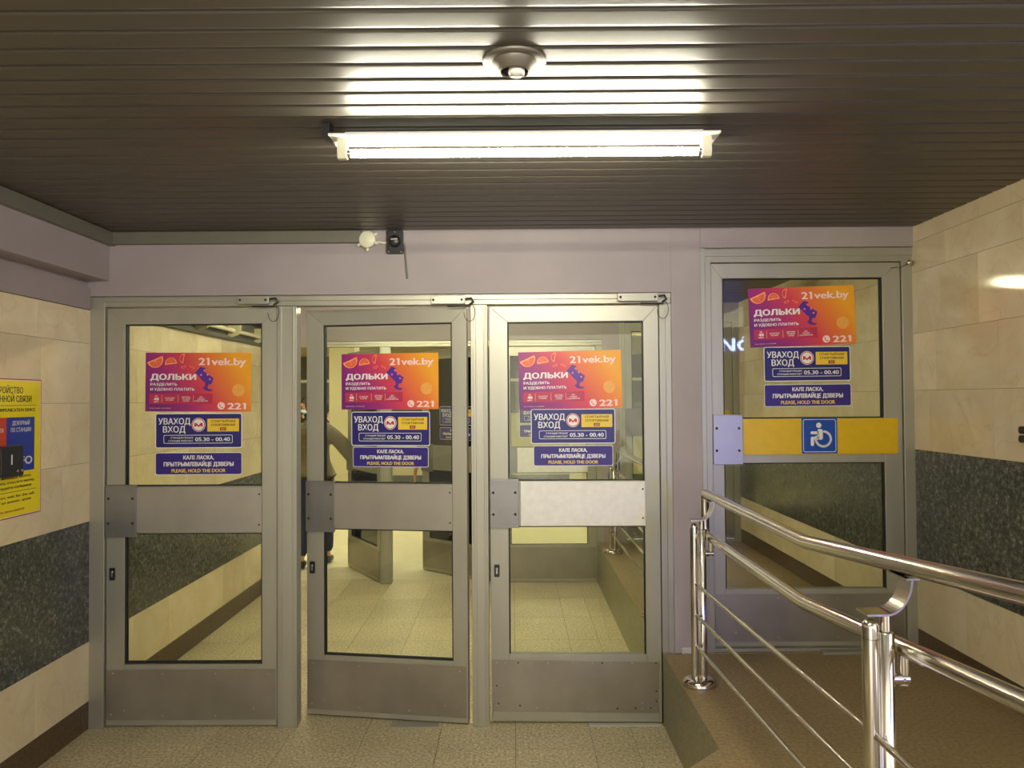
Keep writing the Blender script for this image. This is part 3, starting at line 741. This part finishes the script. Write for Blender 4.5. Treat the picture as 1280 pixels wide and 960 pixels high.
# ------------------------------------------------------------------ small gear on the lintel
YF = D-0.03
t = thing('junction_box', 'round cream junction box at the end of the grey trunking', 'junction box', (-0.790, YF, 2.654))
mb = MB(); mb.lathe([(0.0001, -0.036), (0.041, -0.036), (0.046, -0.032), (0.047, -0.028), (0.044, -0.026), (0.043, -0.002), (0.043, -0.0005)], n=32, axis='y'); mb.build('housing', M['cream'], t)
for a in (-90, -20, 35, -150):
    mb = MB(); c, s_ = math.cos(R(a)), math.sin(R(a)); mb.tube([(c*0.040, -0.014, s_*0.040), (c*0.056, -0.014, s_*0.056)], 0.010, 12); mb.tube([(c*0.056, -0.014, s_*0.056), (c*0.064, -0.014, s_*0.064)], 0.007, 12); mb.build('cable_gland', M['cream'], t)
t = thing('door_bell', 'square black bell unit with a round dial beside the cream box', 'bell', (-0.640, YF, 2.640))
mb = MB(); mb.prism(rrect(-0.046, 0.046, -0.064, 0.066, 0.010), -0.022, -0.0005, 'y'); mb.build('housing', M['black'], t, bevel=0.003)
mb = MB(); mb.lathe([(0.0001, -0.050), (0.022, -0.049), (0.030, -0.042), (0.034, -0.022)], (0, 0, 0.004), 28, 'y'); k = mb.build('dial', M['black'], t)
mb = MB(); mb.box(-0.018, 0.018, -0.053, -0.0495, 0.006, 0.014); mb.build('dial_mark', M['screw'], k)
for (x, z) in ((0, 0.056), (-0.034, -0.054), (0.034, -0.054)): screw_at('screw', M['screw'], t, x, -0.0225, z, 0.005)
mb = MB(); mb.tube([(-0.094, -0.014, 0.002), (-0.060, -0.012, -0.004), (-0.044, -0.010, -0.002)], 0.006, 10); mb.build('cable_stub', M['cream'], t)
mb = MB(); mb.tube([(-0.594, YF-0.006, 2.640), (-0.589, YF-0.006, 2.618), (-0.582, YF-0.006, 2.53), (-0.574, YF-0.006, 2.440)], 0.0055, 8)
tag(mb.build('cable', M['trim']), 'thin grey cable hanging down the lintel below the black bell unit', 'cable')

def closer(label, x0, x1, z):
    t = thing('door_closer', label, 'door closer', (x1, D-0.022, z), group='door closers on the head frame')
    L = x1-x0
    mb = MB(); mb.prism(rrect(-L, -0.035, -0.022, 0.022, 0.008), -0.030, 0.0, 'y'); mb.build('body', M['alum'], t, bevel=0.002)
    for x in (-L+0.014, -0.052): screw_at('screw', M['screw_dark'], t, x, -0.0305, 0, 0.007)
    mb = MB(); mb.tube([(-0.030, -0.018, 0.006), (0.0, -0.020, 0.010), (0.012, -0.012, -0.010), (-0.012, -0.016, -0.026)], 0.006, 10); mb.build('arm', M['screw_dark'], t)
    mb = MB(); mb.tube([(-0.13, -0.016, -0.034), (-0.005, -0.016, -0.034)], 0.004, 8); mb.build('arm_rod', M['screw_dark'], t)
    mb = MB(); mb.tube([(0.004, -0.022, -0.008)]+[(-0.010+0.034*math.cos(R(a))*0.9, -0.024, -0.068+0.050*math.sin(R(a))) for a in range(70, -181, -25)], 0.0018, 6); mb.build('loose_wire', M['ink'], t)
    return t
closer('small worn door closer above the leftmost door', -1.50, -1.295, 2.328)
closer('small worn door closer above the half-open second door', -0.445, -0.225, 2.322)
closer('small worn door closer above the third door', 0.575, 0.830, 2.330)
t = thing('door_stop', 'small metal stop on the frame at the top right of the wheelchair door', 'door stop', (2.170, D-0.012, 2.510))
mb = MB(); mb.lathe([(0.0001, -0.040), (0.014, -0.040), (0.016, -0.034), (0.013, -0.028), (0.008, -0.024), (0.008, -0.0005)], n=16, axis='y'); mb.build('knob', M['steel'], t)
mb = MB(); mb.tube([(-0.004, -0.020, -0.006), (-0.040, -0.020, -0.024), (-0.10, -0.018, -0.028)], 0.0018, 6); mb.build('wire', M['ink'], t)

# ------------------------------------------------------------------ handrails
def saddle(mb, x, y, z):
    mb.prism([(x-0.016, z), (x+0.016, z), (x+0.016, z+0.003), (x-0.016, z+0.003)], y-0.045, y+0.045, 'y')
def handrail(label, posts, y_far, y_bend, y_near, base, rises):
    """posts: list of y; rails run in the plane x = xr from y_far to y_near, level until y_bend, then climbing"""
    xp, xr, sl = 0.880, 0.958, 0.093
    t = thing('handrail', label, 'handrail', (xp, posts[0], base), group='steel handrails along the ramp')
    L = lambda p: (p[0]-xp, p[1]-posts[0], p[2]-base)
    ru = 0.0225
    H1, H2 = base+0.910, base+0.705
    lift = lambda y: max(0, y_bend-y)*sl
    mb = MB(); mb.tube([L((xr, y_far, H1)), L((xr, y_bend, H1)), L((xr, y_near, H1+lift(y_near)))], ru, 24); up_ = mb.build('upper_rail', M['steel'], t)
    mb = MB(); mb.tube([L((xr, y_far, H2)), L((xr, y_bend+0.02, H2)), L((xr, y_near, H2+lift(y_near)))], ru, 24); mb.build('lower_rail', M['steel'], t)
    mb = MB(); c = 0.03; yf = y_far
    mb.tube([L((xr, yf-0.002, H1))]+[L((xr, yf+c*math.sin(R(a)), H1-c+c*math.cos(R(a)))) for a in range(0, 91, 15)]+[L((xr, yf+c*math.cos(R(a)), H2+c-c*math.sin(R(a)))) for a in range(0, 91, 15)]+[L((xr, yf-0.002, H2))], ru, 20)
    mb.build('end_return', M['steel'], t)
    for y in posts:
        up_z = lift(y)
        zA, zB = H2+0.085+up_z, H2+0.045+up_z
        zb = base+(0 if y > 2.5 else up_z)
        r = 0.0203
        mb = MB()
        dome = [(r*math.cos(R(a)), zA-0.010-r+r*math.sin(R(a))) for a in range(0, 91, 15)]
        mb.lathe([(r, zb)]+dome[:-1]+[(0.0001, zA-0.010)], (xp-0.006-xp, y-posts[0], -base), 24)
        mb.lathe([(r, zb), (r, zB-0.004), (r-0.004, zB), (0.0001, zB)], (0.031, y-posts[0], -base), 24)
        po = mb.build('post', M['steel'], t)
        mb = MB(); mb.lathe([(r+0.0006, zA-0.058-base), (r+0.0006, zA-0.057-base)], (-0.006, y-posts[0], 0), 24); mb.build('post_seam', M['screw_dark'], po)
        mb = MB(); mb.lathe([(0.080, zb), (0.081, zb+0.010), (0.074, zb+0.026), (0.058, zb+0.035), (0.0405, zb+0.036), (0.0001, zb+0.036)], (0.012, y-posts[0], -base), 36); mb.build('base_flange', M['steel'], t)
        # pin, curved strap and saddle carrying the upper rail
        mb = MB(); mb.tube([L((xp+0.031, y, zB-0.01)), L((xp+0.031, y, zA+0.004))], 0.013, 14)
        z0 = zA+0.003; z1 = H1+up_z-ru-0.004
        pts = [(xp-0.026, z0)]; n = 12
        x_a, x_b = xp+0.020, xr+0.008
        for i in range(n+1):
            a = R(90*i/n); pts.append((x_a+(x_b-x_a)*math.sin(a), z1-(z1-z0)*math.cos(a)))
        th = 0.005; hw = 0.032
        vs_, fs = [], []
        for i, (px, pz) in enumerate(pts):
            q0 = pts[max(0, i-1)]; q1 = pts[min(len(pts)-1, i+1)]
            dx, dz = q1[0]-q0[0], q1[1]-q0[1]; l = math.hypot(dx, dz); nx, nz = -dz/l*th, dx/l*th
            for (ox, oz, oy) in ((0, 0, -hw), (nx, nz, -hw), (nx, nz, hw), (0, 0, hw)): vs_.append(L((px+ox, y+oy, pz+oz)))
        for i in range(len(pts)-1):
            for k in range(4): fs.append((i*4+k, i*4+(k+1) % 4, (i+1)*4+(k+1) % 4, (i+1)*4+k))
        e = 4*(len(pts)-1); fs += [(3, 2, 1, 0), (e, e+1, e+2, e+3)]
        mb.add(vs_, fs, False)
        a0 = L((xr, y, z1)); mb.box(a0[0]-0.016, a0[0]+0.016, a0[1]-0.045, a0[1]+0.045, a0[2]-0.001, a0[2]+0.003)
        mb.build('curved_bracket', M['steel'], t)
        # elbow carrying the lower rail
        zl = H2+up_z
        mb = MB(); mb.tube([L((xp+0.045, y, zl-0.072)), L((xr+0.006, y, zl-0.072))], 0.0155, 16); mb.tube([L((xr-0.004, y, zl-0.087)), L((xr-0.004, y, zl-0.012))], 0.0125, 14)
        mb.lathe([(0.0001, -0.0185), (0.0035, -0.0175), (0.0045, -0.013)], L((xp+0.070, y-0.001, zl-0.072)), 10, 'y')
        mb.build('elbow_bracket', M['steel'], t)
    for (za, zb_) in rises:
        mb = MB(); ya = posts[0]
        pts = [L((xp-0.002, ya-0.010, za))]
        for y in posts[1:]: pts.append(L((xp-0.002, y, zb_)))
        if y_near < posts[-1]-0.2:
            pts.append(L((xp-0.002, y_near, zb_+(posts[-1]-y_near)*sl)))
        mb.tube(pts, 0.0088, 14); mb.build('rod', M['steel'], t)
    return t
handrail('long steel handrail with double posts along the right-hand ramp', [3.80, 1.93, 0.0], 3.90, 2.575, -0.6, RAMP, [(0.878, 0.948), (0.728, 0.806), (0.578, 0.668)])
handrail('steel handrail on the vestibule kerb, seen through the third door', [7.06, 5.0], 7.16, 4.9, 4.75, RAMP, [(0.878, 0.878), (0.728, 0.728), (0.578, 0.578)])

# ------------------------------------------------------------------ left wall: info poster and intercom
t = thing('info_poster', 'yellow emergency intercom poster with a red and blue panel on left wall', 'poster', (XL+0.0008, 3.5665, 1.5655), (PI/2, 0, PI/2))
w, h = 0.2675, 0.3225
mb = MB(); mb.box(-w, w, -h, h, 0, 0.0012); mb.build('red_edge', M['brick'], t)
mb = MB(); mb.box(-w+0.005, w-0.005, -h+0.005, h-0.005, 0.0004, 0.0018); mb.build('white_edge', M['pale_pink'], t)
mb = MB(); mb.box(-w+0.009, w-0.009, -h+0.009, h-0.009, 0.0008, 0.0024); mb.build('sheet', M['info_yellow'], t)
Z = 0.0032; zc = lambda z: z-1.5655
mb = MB(); text(mb, 'УСТРОЙСТВО', 0, zc(1.820), 0.030, 0.245, 'c', Z, 0.012); text(mb, 'ЭКСТРЕННОЙ СВЯЗИ', 0, zc(1.780), 0.030, 0.375, 'c', Z, 0.012); mb.build('title', M['ink'], t)
mb = MB(); mb.box(-0.225, 0.225, zc(1.7625), zc(1.7645), 0.001, Z); mb.box(-0.225, 0.225, zc(1.362), zc(1.364), 0.001, Z); mb.build('rules', M['ink'], t)
mb = MB(); text(mb, 'EMERGENCY COMMUNICATION DEVICE', 0, zc(1.735), 0.016, 0.43, 'c', Z, 0.025); mb.build('english_title', M['ink'], t)
mb = MB(); mb.box(0.003, 0.212, zc(1.455), zc(1.708), 0.001, 0.0030); pb = mb.build('blue_panel', M['infoblue'], t)
mb = MB(); mb.box(-0.212, 0.003, zc(1.455), zc(1.708), 0.001, 0.0030); pr = mb.build('red_panel', M['brickred'], t)
z3 = 0.0038
mb = MB(); text(mb, 'ДЕЖУРНЫЙ', 0.108, zc(1.672), 0.020, 0.130, 'c', z3, 0.01); text(mb, 'ПО СТАНЦИИ', 0.108, zc(1.640), 0.020, 0.150, 'c', z3, 0.01); mb.build('duty_lettering', M['white'], pb); mb = MB(); text(mb, 'iNFO', 0.195, zc(1.485), 0.040, 0.165, 'r', z3, 0.03); mb.build('info_word', M['white'], pb)
mb = MB(); text(mb, 'СЛУЖБА', -0.105, zc(1.672), 0.020, 0.10, 'c', z3, 0.01); text(mb, 'БЕЗОПАСНОСТИ', -0.105, zc(1.640), 0.020, 0.17, 'c', z3, 0.01); mb.build('security_lettering', M['white'], pr); mb = MB(); text(mb, 'SOS', -0.195, zc(1.485), 0.040, 0.12, 'l', z3, 0.03); mb.build('sos_word', M['white'], pr)
for nm, ls in (('instructions', ((1.425, 'Для вызова нажмите кнопку,'), (1.402, 'дождитесь ответа, отпустите кнопку,'), (1.379, 'говорите, передайте сообщение'))),
               ('english_instructions', ((1.337, 'Press the button, wait for the call,'), (1.314, 'and wait for an answer, speak')))):
    mb = MB()
    for z, q in ls: text(mb, q, 0, zc(z), 0.0125, 0.43 if len(q) > 30 else 0.38, 'c', Z, 0.025)
    mb.build(nm, M['ink'], t)
mb = MB(); text(mb, 'Сообщение записывается', 0, zc(1.272), 0.012, 0.27, 'c', Z, 0.015); mb.build('footer', M['brick'], t)
t = thing('intercom', 'black intercom box mounted over the yellow poster', 'intercom', (XL+0.005, 3.575, 1.515), (PI/2, 0, PI/2))
mb = MB(); mb.prism(rrect(-0.10, 0.058, -0.075, 0.065, 0.010), 0.0, 0.040); mb.build('housing', M['black'], t, bevel=0.003)
for x in (0.012, 0.044):
    mb = MB(); mb.lathe([(0.006, 0.040), (0.006, 0.043), (0.0001, 0.0435)], (x, -0.052, 0), 14); mb.build('button', M['screw'], t)
mb = MB(); mb.box(-0.034, -0.027, -0.02, 0.025, 0.0395, 0.0415); mb.build('indicator', M['white'], t)
t = thing('wall_hook', 'small black fixture on right marble wall at the photo edge', 'fixture', (XR-0.0005, 3.30, 1.610), (PI/2, 0, -PI/2))
mb = MB(); mb.prism(rrect(-0.05, 0.05, 0.004, 0.036, 0.012), 0, 0.035); mb.build('upper_block', M['black'], t, bevel=0.003)
mb = MB(); mb.prism(rrect(-0.05, 0.05, -0.034, -0.002, 0.012), 0, 0.035); mb.build('lower_block', M['black'], t, bevel=0.003)
mb = MB(); mb.box(-0.04, 0.04, -0.03, 0.032, 0, 0.012); mb.build('back_plate', M['black'], t)

# ------------------------------------------------------------------ vestibule: cable tray along the left wall
t = thing('cable_tray', 'dark cable tray on brackets high on the vestibule left wall', 'cable tray', (XL, 5.9, 2.30))
mb = MB(); mb.box(0.001, 0.030, -1.4, 1.6, -0.020, 0.004); mb.build('lower_rail', M['hall_dark'], t, bevel=0.002)
mb = MB(); mb.tube([(0.05, -1.4, 0.055), (0.05, 1.6, 0.055)], 0.017, 12); mb.build('conduit', M['cream'], t)
for y in (-0.75, -0.2, 0.45, 1.1):
    mb = MB(); mb.prism([(0.001, -0.012), (0.09, 0.02), (0.11, 0.06), (0.11, 0.13), (0.001, 0.13)], y-0.014, y+0.014, 'y'); mb.build('bracket', M['hall_wall'], t, bevel=0.003)
mb = MB(); mb.box(-2.46, XL+0.004, D+0.16, D2-0.03, 2.284, CEIL)
struct(mb.build('trim_12', M['trim']))
t = thing('floodlight', 'dark box floodlight high on the vestibule left wall', 'floodlight', (XL+0.004, 7.0, 2.515))
mb = MB(); mb.box(0.02, 0.16, -0.11, 0.11, -0.06, 0.05); mb.build('housing', M['black'], t, bevel=0.008)
mb = MB(); mb.box(0.0, 0.02, -0.03, 0.03, -0.03, 0.03); mb.build('bracket', M['hall_dark'], t)

# ------------------------------------------------------------------ concourse beyond the second doors
HX0, HX1, HY1, HZ = -7.5, 6.0, 17.0, 3.3
mb = MB(); mb.box(HX0, HX1, D2+0.2, HY1, -0.1, 0); struct(mb.build('floor_concourse', M['hall_floor']))
mb = MB(); mb.box(HX0, HX1, D2+0.16, HY1, HZ, HZ+0.1)
for yy in (9.6, 11.4, 13.2, 15.0): mb.box(HX0, HX1, yy, yy+0.45, HZ-0.30, HZ)
struct(mb.build('ceiling_concourse', M['hall_wall']))
mb = MB(); mb.cur = 0; mb.box(HX0, HX1, HY1, HY1+0.1, 0, HZ)
mb.cur = 1; mb.box(HX0, HX1, HY1-0.03, HY1, 2.25, 2.75); mb.box(HX0, HX1, HY1-0.03, HY1, 1.5, 2.18); mb.box(HX0, HX1, HY1-0.03, HY1, 0, 0.15)
mb.cur = 2; mb.box(HX0, HX1, HY1-0.05, HY1, 2.18, 2.24)
struct(mb.build('wall_far', [M['hall_wall'], M['hall_dark'], M['lampwhite']]))
mb = MB(); mb.box(HX0-0.1, HX0, D2+0.16, HY1, 0, HZ); mb.box(HX0, -2.3, D2+0.06, D2+0.16, 0, HZ); struct(mb.build('wall_concourse_left', M['hall_wall']))
mb = MB(); mb.box(HX1, HX1+0.1, D2+0.16, HY1, 0, HZ); mb.box(XR, HX1, D2+0.06, D2+0.16, 0, HZ); struct(mb.build('wall_concourse_right', M['hall_wall']))
for i, (cx, cy) in enumerate(((-2.68, 12.4), (1.1, 12.4))):
    t = thing('column', ('square pale column in the concourse seen through the second door', 'square pale column in the concourse behind the third door')[i], 'column', (cx, cy, 0), group='concourse columns')
    mb = MB(); mb.box(-0.20, 0.20, -0.20, 0.20, 0.12, HZ-0.3); mb.build('shaft', M['hall_wall'], t, bevel=0.01)
    mb = MB(); mb.box(-0.23, 0.23, -0.23, 0.23, 0, 0.12); mb.build('plinth', M['hall_dark'], t, bevel=0.006)
for i, yy in enumerate((8.75, 10.7, 12.5, 14.3)):
    for j, xx in enumerate((-4.2, -1.2, 1.8)):
        t = thing('ceiling_light_panel', 'long lit light panel on the concourse ceiling', 'ceiling light', (xx, yy, HZ), group='concourse ceiling light panels')
        mb = MB(); mb.box(-1.2, 1.2, -0.16, 0.16, -0.045, -0.0005); mb.build('housing', M['lampwhite'], t, bevel=0.004)
        mb = MB(); mb.box(-1.17, 1.17, -0.135, 0.135, -0.050, -0.044); mb.build('diffuser', M['panel_glow'], t)

# ------------------------------------------------------------------ people in the concourse
def skin_mesh(name, joints, bones, mat, parent, levels=1):
    """one continuous surface grown round a joint skeleton; the first joint is the root"""
    names = list(joints)
    me = bpy.data.meshes.new(name); me.from_pydata([joints[n][0] for n in names], [(names.index(a), names.index(b)) for a, b in bones], [])
    o = bpy.data.objects.new(name, me); COL.objects.link(o)
    sk = o.modifiers.new('skin', 'SKIN'); sk.use_smooth_shade = True; sk.branch_smoothing = 0.6
    if not me.skin_vertices: me.skin_vertices.new()
    for i, n in enumerate(names):
        r = joints[n][1]; me.skin_vertices[0].data[i].radius = r if isinstance(r, tuple) else (r, r)
        me.skin_vertices[0].data[i].use_root = (i == 0)
    sb = o.modifiers.new('sub', 'SUBSURF'); sb.levels = levels; sb.render_levels = levels
    dg = bpy.context.evaluated_depsgraph_get(); m2 = bpy.data.meshes.new_from_object(o.evaluated_get(dg))
    bpy.data.objects.remove(o); bpy.data.meshes.remove(me)
    m2.materials.clear(); m2.materials.append(mat)
    for p in m2.polygons: p.use_smooth = True; p.material_index = 0
    q = bpy.data.objects.new(name, m2); COL.objects.link(q)
    if parent: q.parent = parent
    return q
def person(label, loc, face, height, coat, trousers, hair, stride=0.16, arm_out=0.06, scarf=None, long_coat=False, bulk=1.0):
    """faces local +y; stands on z=0"""
    t = thing('person', label, 'person', loc, (0, 0, face), group=None)
    s = height/1.78; V = lambda x, y, z: (x*s, y*s, z*s)
    J = {'pelvis': (V(0, 0, .94), (.13*s, .10*s)), 'waist': (V(0, 0, 1.10), (.125*s, .095*s)), 'chest': (V(0, 0, 1.32), (.155*s, .11*s)), 'neck0': (V(0, -.01, 1.46), .075*s),
         'neck1': (V(0, 0, 1.53), .052*s), 'jaw': (V(0, .018, 1.59), (.060*s, .070*s)), 'head': (V(0, .01, 1.67), (.074*s, .092*s)), 'crown': (V(0, 0, 1.735), (.055*s, .065*s)), 'nose': (V(0, .118, 1.645), .010*s)}
    Bn = [('pelvis', 'waist'), ('waist', 'chest'), ('chest', 'neck0'), ('neck0', 'neck1'), ('neck1', 'jaw'), ('jaw', 'head'), ('head', 'crown'), ('head', 'nose')]
    for sd, q in ((-1, 'l'), (1, 'r')):
        f = stride*sd; ao = arm_out*(1.6 if sd > 0 else 1)
        J['sh'+q] = (V(.175*sd, -.01, 1.42), .062*s); J['el'+q] = (V((.20+ao)*sd, -.04-f*.3, 1.14), .044*s); J['wr'+q] = (V((.20+ao*2)*sd, .02-f*.8, .90), .030*s)
        J['pa'+q] = (V((.20+ao*2.2)*sd, .035-f*.9, .84), (.036*s, .018*s))
        Bn += [('chest', 'sh'+q), ('sh'+q, 'el'+q), ('el'+q, 'wr'+q), ('wr'+q, 'pa'+q)]
        for i, (dy, ln) in enumerate(((.034, .075), (.012, .085), (-.010, .080), (-.030, .065))):
            a = 'f%d%s' % (i, q); J[a] = (V((.20+ao*2.25)*sd, .035-f*.9+dy, .80), .009*s); J[a+'t'] = (V((.195+ao*2.2)*sd, .045-f*.9+dy, .80-ln), .0075*s)
            Bn += [('pa'+q, a), (a, a+'t')]
        J['th'+q] = (V((.185+ao*2.1)*sd, .075-f*.9, .825), .010*s); J['tt'+q] = (V((.18+ao*2.1)*sd, .088-f*.9, .785), .008*s); Bn += [('wr'+q, 'th'+q), ('th'+q, 'tt'+q)]
        J['hip'+q] = (V(.095*sd, 0, .86), .098*s); J['kn'+q] = (V(.10*sd, f*.55+.03, .48), .060*s); J['an'+q] = (V(.10*sd, f*1.1-.02, .09), .034*s); J['to'+q] = (V(.11*sd, f*1.1+.10, .042), .020*s)
        Bn += [('pelvis', 'hip'+q), ('hip'+q, 'kn'+q), ('kn'+q, 'an'+q), ('an'+q, 'to'+q)]
    skin_mesh('body', J, Bn, M['skin'], t)
    hem = .66 if long_coat else .84
    C = {k: (J[k][0], tuple((r*1.22+.012*s)*bulk for r in (J[k][1] if isinstance(J[k][1], tuple) else (J[k][1],)*2))) for k in ('waist', 'chest', 'neck0', 'pelvis')}
    C = {'waist': C['waist'], 'chest': C['chest'], 'collar': (V(0, -.01, 1.50), .072*s), 'pelvis': C['pelvis'], 'hem': (V(0, 0, hem), (.185*s*bulk, .15*s))}
    CB = [('waist', 'chest'), ('chest', 'collar'), ('waist', 'pelvis'), ('pelvis', 'hem')]
    for q in 'lr':
        for k, e in (('sh', .030), ('el', .026), ('wr', .020)): C[k+q] = (J[k+q][0], (J[k+q][1]+e*s)*bulk)
        CB += [('chest', 'sh'+q), ('sh'+q, 'el'+q), ('el'+q, 'wr'+q)]
    skin_mesh('jacket', C, CB, M[coat], t)
    Tj = {'seat': (V(0, 0, .92), (.145*s, .115*s))}; TB = []
    for q in 'lr':
        Tj['hip'+q] = (J['hip'+q][0], .112*s); Tj['kn'+q] = (J['kn'+q][0], .076*s); p = J['an'+q][0]; Tj['an'+q] = ((p[0], p[1], p[2]+.02*s), .066*s)
        TB += [('seat', 'hip'+q), ('hip'+q, 'kn'+q), ('kn'+q, 'an'+q)]
    skin_mesh('trousers', Tj, TB, M[trousers], t)
    for q in 'lr':
        a, b = J['an'+q][0], J['to'+q][0]
        S = {'heel': ((a[0], a[1]-.03*s, .045*s), .044*s), 'mid': ((a[0], (a[1]+b[1])/2, .042*s), .042*s), 'toe': ((b[0], b[1]+.02*s, .036*s), .036*s)}
        skin_mesh('shoe', S, [('heel', 'mid'), ('mid', 'toe')], M['shoe'], t)
    mb = MB(); n, m_ = 20, 10; vs_ = []; fs = []
    for i in range(m_+1):
        th = PI*0.62*i/m_
        for k in range(n):
            ph = 2*PI*k/n; back = max(0, -math.sin(ph)); front = max(0, math.sin(ph))
            t_ = th*(1+0.22*back-0.34*front); w_ = 1+0.03*math.sin(5*ph+3*th)
            vs_.append(V(.096*w_*math.sin(t_)*math.cos(ph), -.006+.112*w_*math.sin(t_)*math.sin(ph), 1.665+.128*w_*math.cos(t_)))
    for i in range(m_):
        for k in range(n): fs.append((i*n+k, (i+1)*n+k, (i+1)*n+(k+1) % n, i*n+(k+1) % n))
    mb.add(vs_, fs, True); mb.build('hair', M[hair], t)
    for sd in (-1, 1):
        mb = MB(); mb.lathe([(0.0001, -.010*s), (.009*s, -.004*s), (.010*s, .002*s), (0.0001, .010*s)], V(.030*sd, .094, 1.665), 10, 'y'); mb.build('eye', M['eye'], t)
        mb = MB(); mb.lathe([(0.0001, -.008*s), (.026*s, -.004*s), (.028*s, .004*s), (0.0001, .008*s)], V(.083*sd, .0, 1.645), 12, 'x'); mb.build('ear', M['skin'], t)
    mb = MB(); mb.tube([V(-.024, .094, 1.598), V(0, .102, 1.596), V(.024, .094, 1.598)], [.003*s, .006*s, .003*s], 8); mb.build('mouth', M['brick'], t)
    if scarf:
        mb = MB(); mb.tube([(0.085*s*math.cos(a*PI/6), 0.085*s*math.sin(a*PI/6), 1.525*s+.01*math.sin(a)) for a in range(12)], .030*s, 10, closed=True); mb.build('scarf', M[scarf], t)
    return t
person('person in olive jacket and jeans walking away behind the half-open second door', (-2.15, 8.45, 0), 0.0, 1.85, 'olive', 'jeans', 'hair', 0.13, 0.125, bulk=1.18)
person('dark-haired person in a grey jacket behind the open inner door', (-0.84, 9.5, 0), R(20), 1.92, 'greycoat', 'jeans', 'hair_black', 0.10, 0.05)
person('distant person in black coat with pale blue scarf in the gap beside second door', (-4.05, 15.2, 0), R(150), 1.84, 'blackcoat', 'jeans', 'hair_black', 0.08, 0.04, scarf='paleblue', long_coat=True)
person('distant person in a long black coat near the pale column', (-3.25, 13.9, 0), R(-10), 1.80, 'blackcoat', 'jeans', 'hair_black', 0.08, 0.03, long_coat=True)

# ------------------------------------------------------------------ added blue fill light behind the viewpoint, dressed as a stall under the sign
t = thing('kiosk', 'blue-lit kiosk behind the viewpoint, its sign reflected in the wheelchair door', 'kiosk', (3.07, -2.0, 0), (0, 0, PI))
mb = MB(); mb.box(-0.7, 0.55, 0.02, 0.55, 0, 2.30); mb.build('body', M['trim'], t, bevel=0.01)  # made-up stall around the fill panel
mb = MB(); mb.box(-0.75, 0.60, -0.10, 0.03, 0.86, 0.90); mb.build('counter', M['alum_pale'], t, bevel=0.004)
mb = MB(); mb.box(-0.30, 0.42, 0.004, 0.022, 0.95, 1.50); mb.build('lit_panel', M['kiosk_glow'], t)  # added glow that lends blue to the wheelchair door
mb = MB(); mb.box(-0.75, 0.60, 0.02, 0.12, 2.30, 2.75); k = mb.build('sign_board', M['navy'], t)
mb = MB(); mb.T = Matrix.Translation((0, 0.005, 2.44)) @ Matrix.Rotation(PI/2, 4, 'X'); text(mb, 'ÖИ', 0, -0.02, 0.17, 0.46, 'c', 0.0, 0.03); mb.build('lit_letters', M['sign_glow'], k)
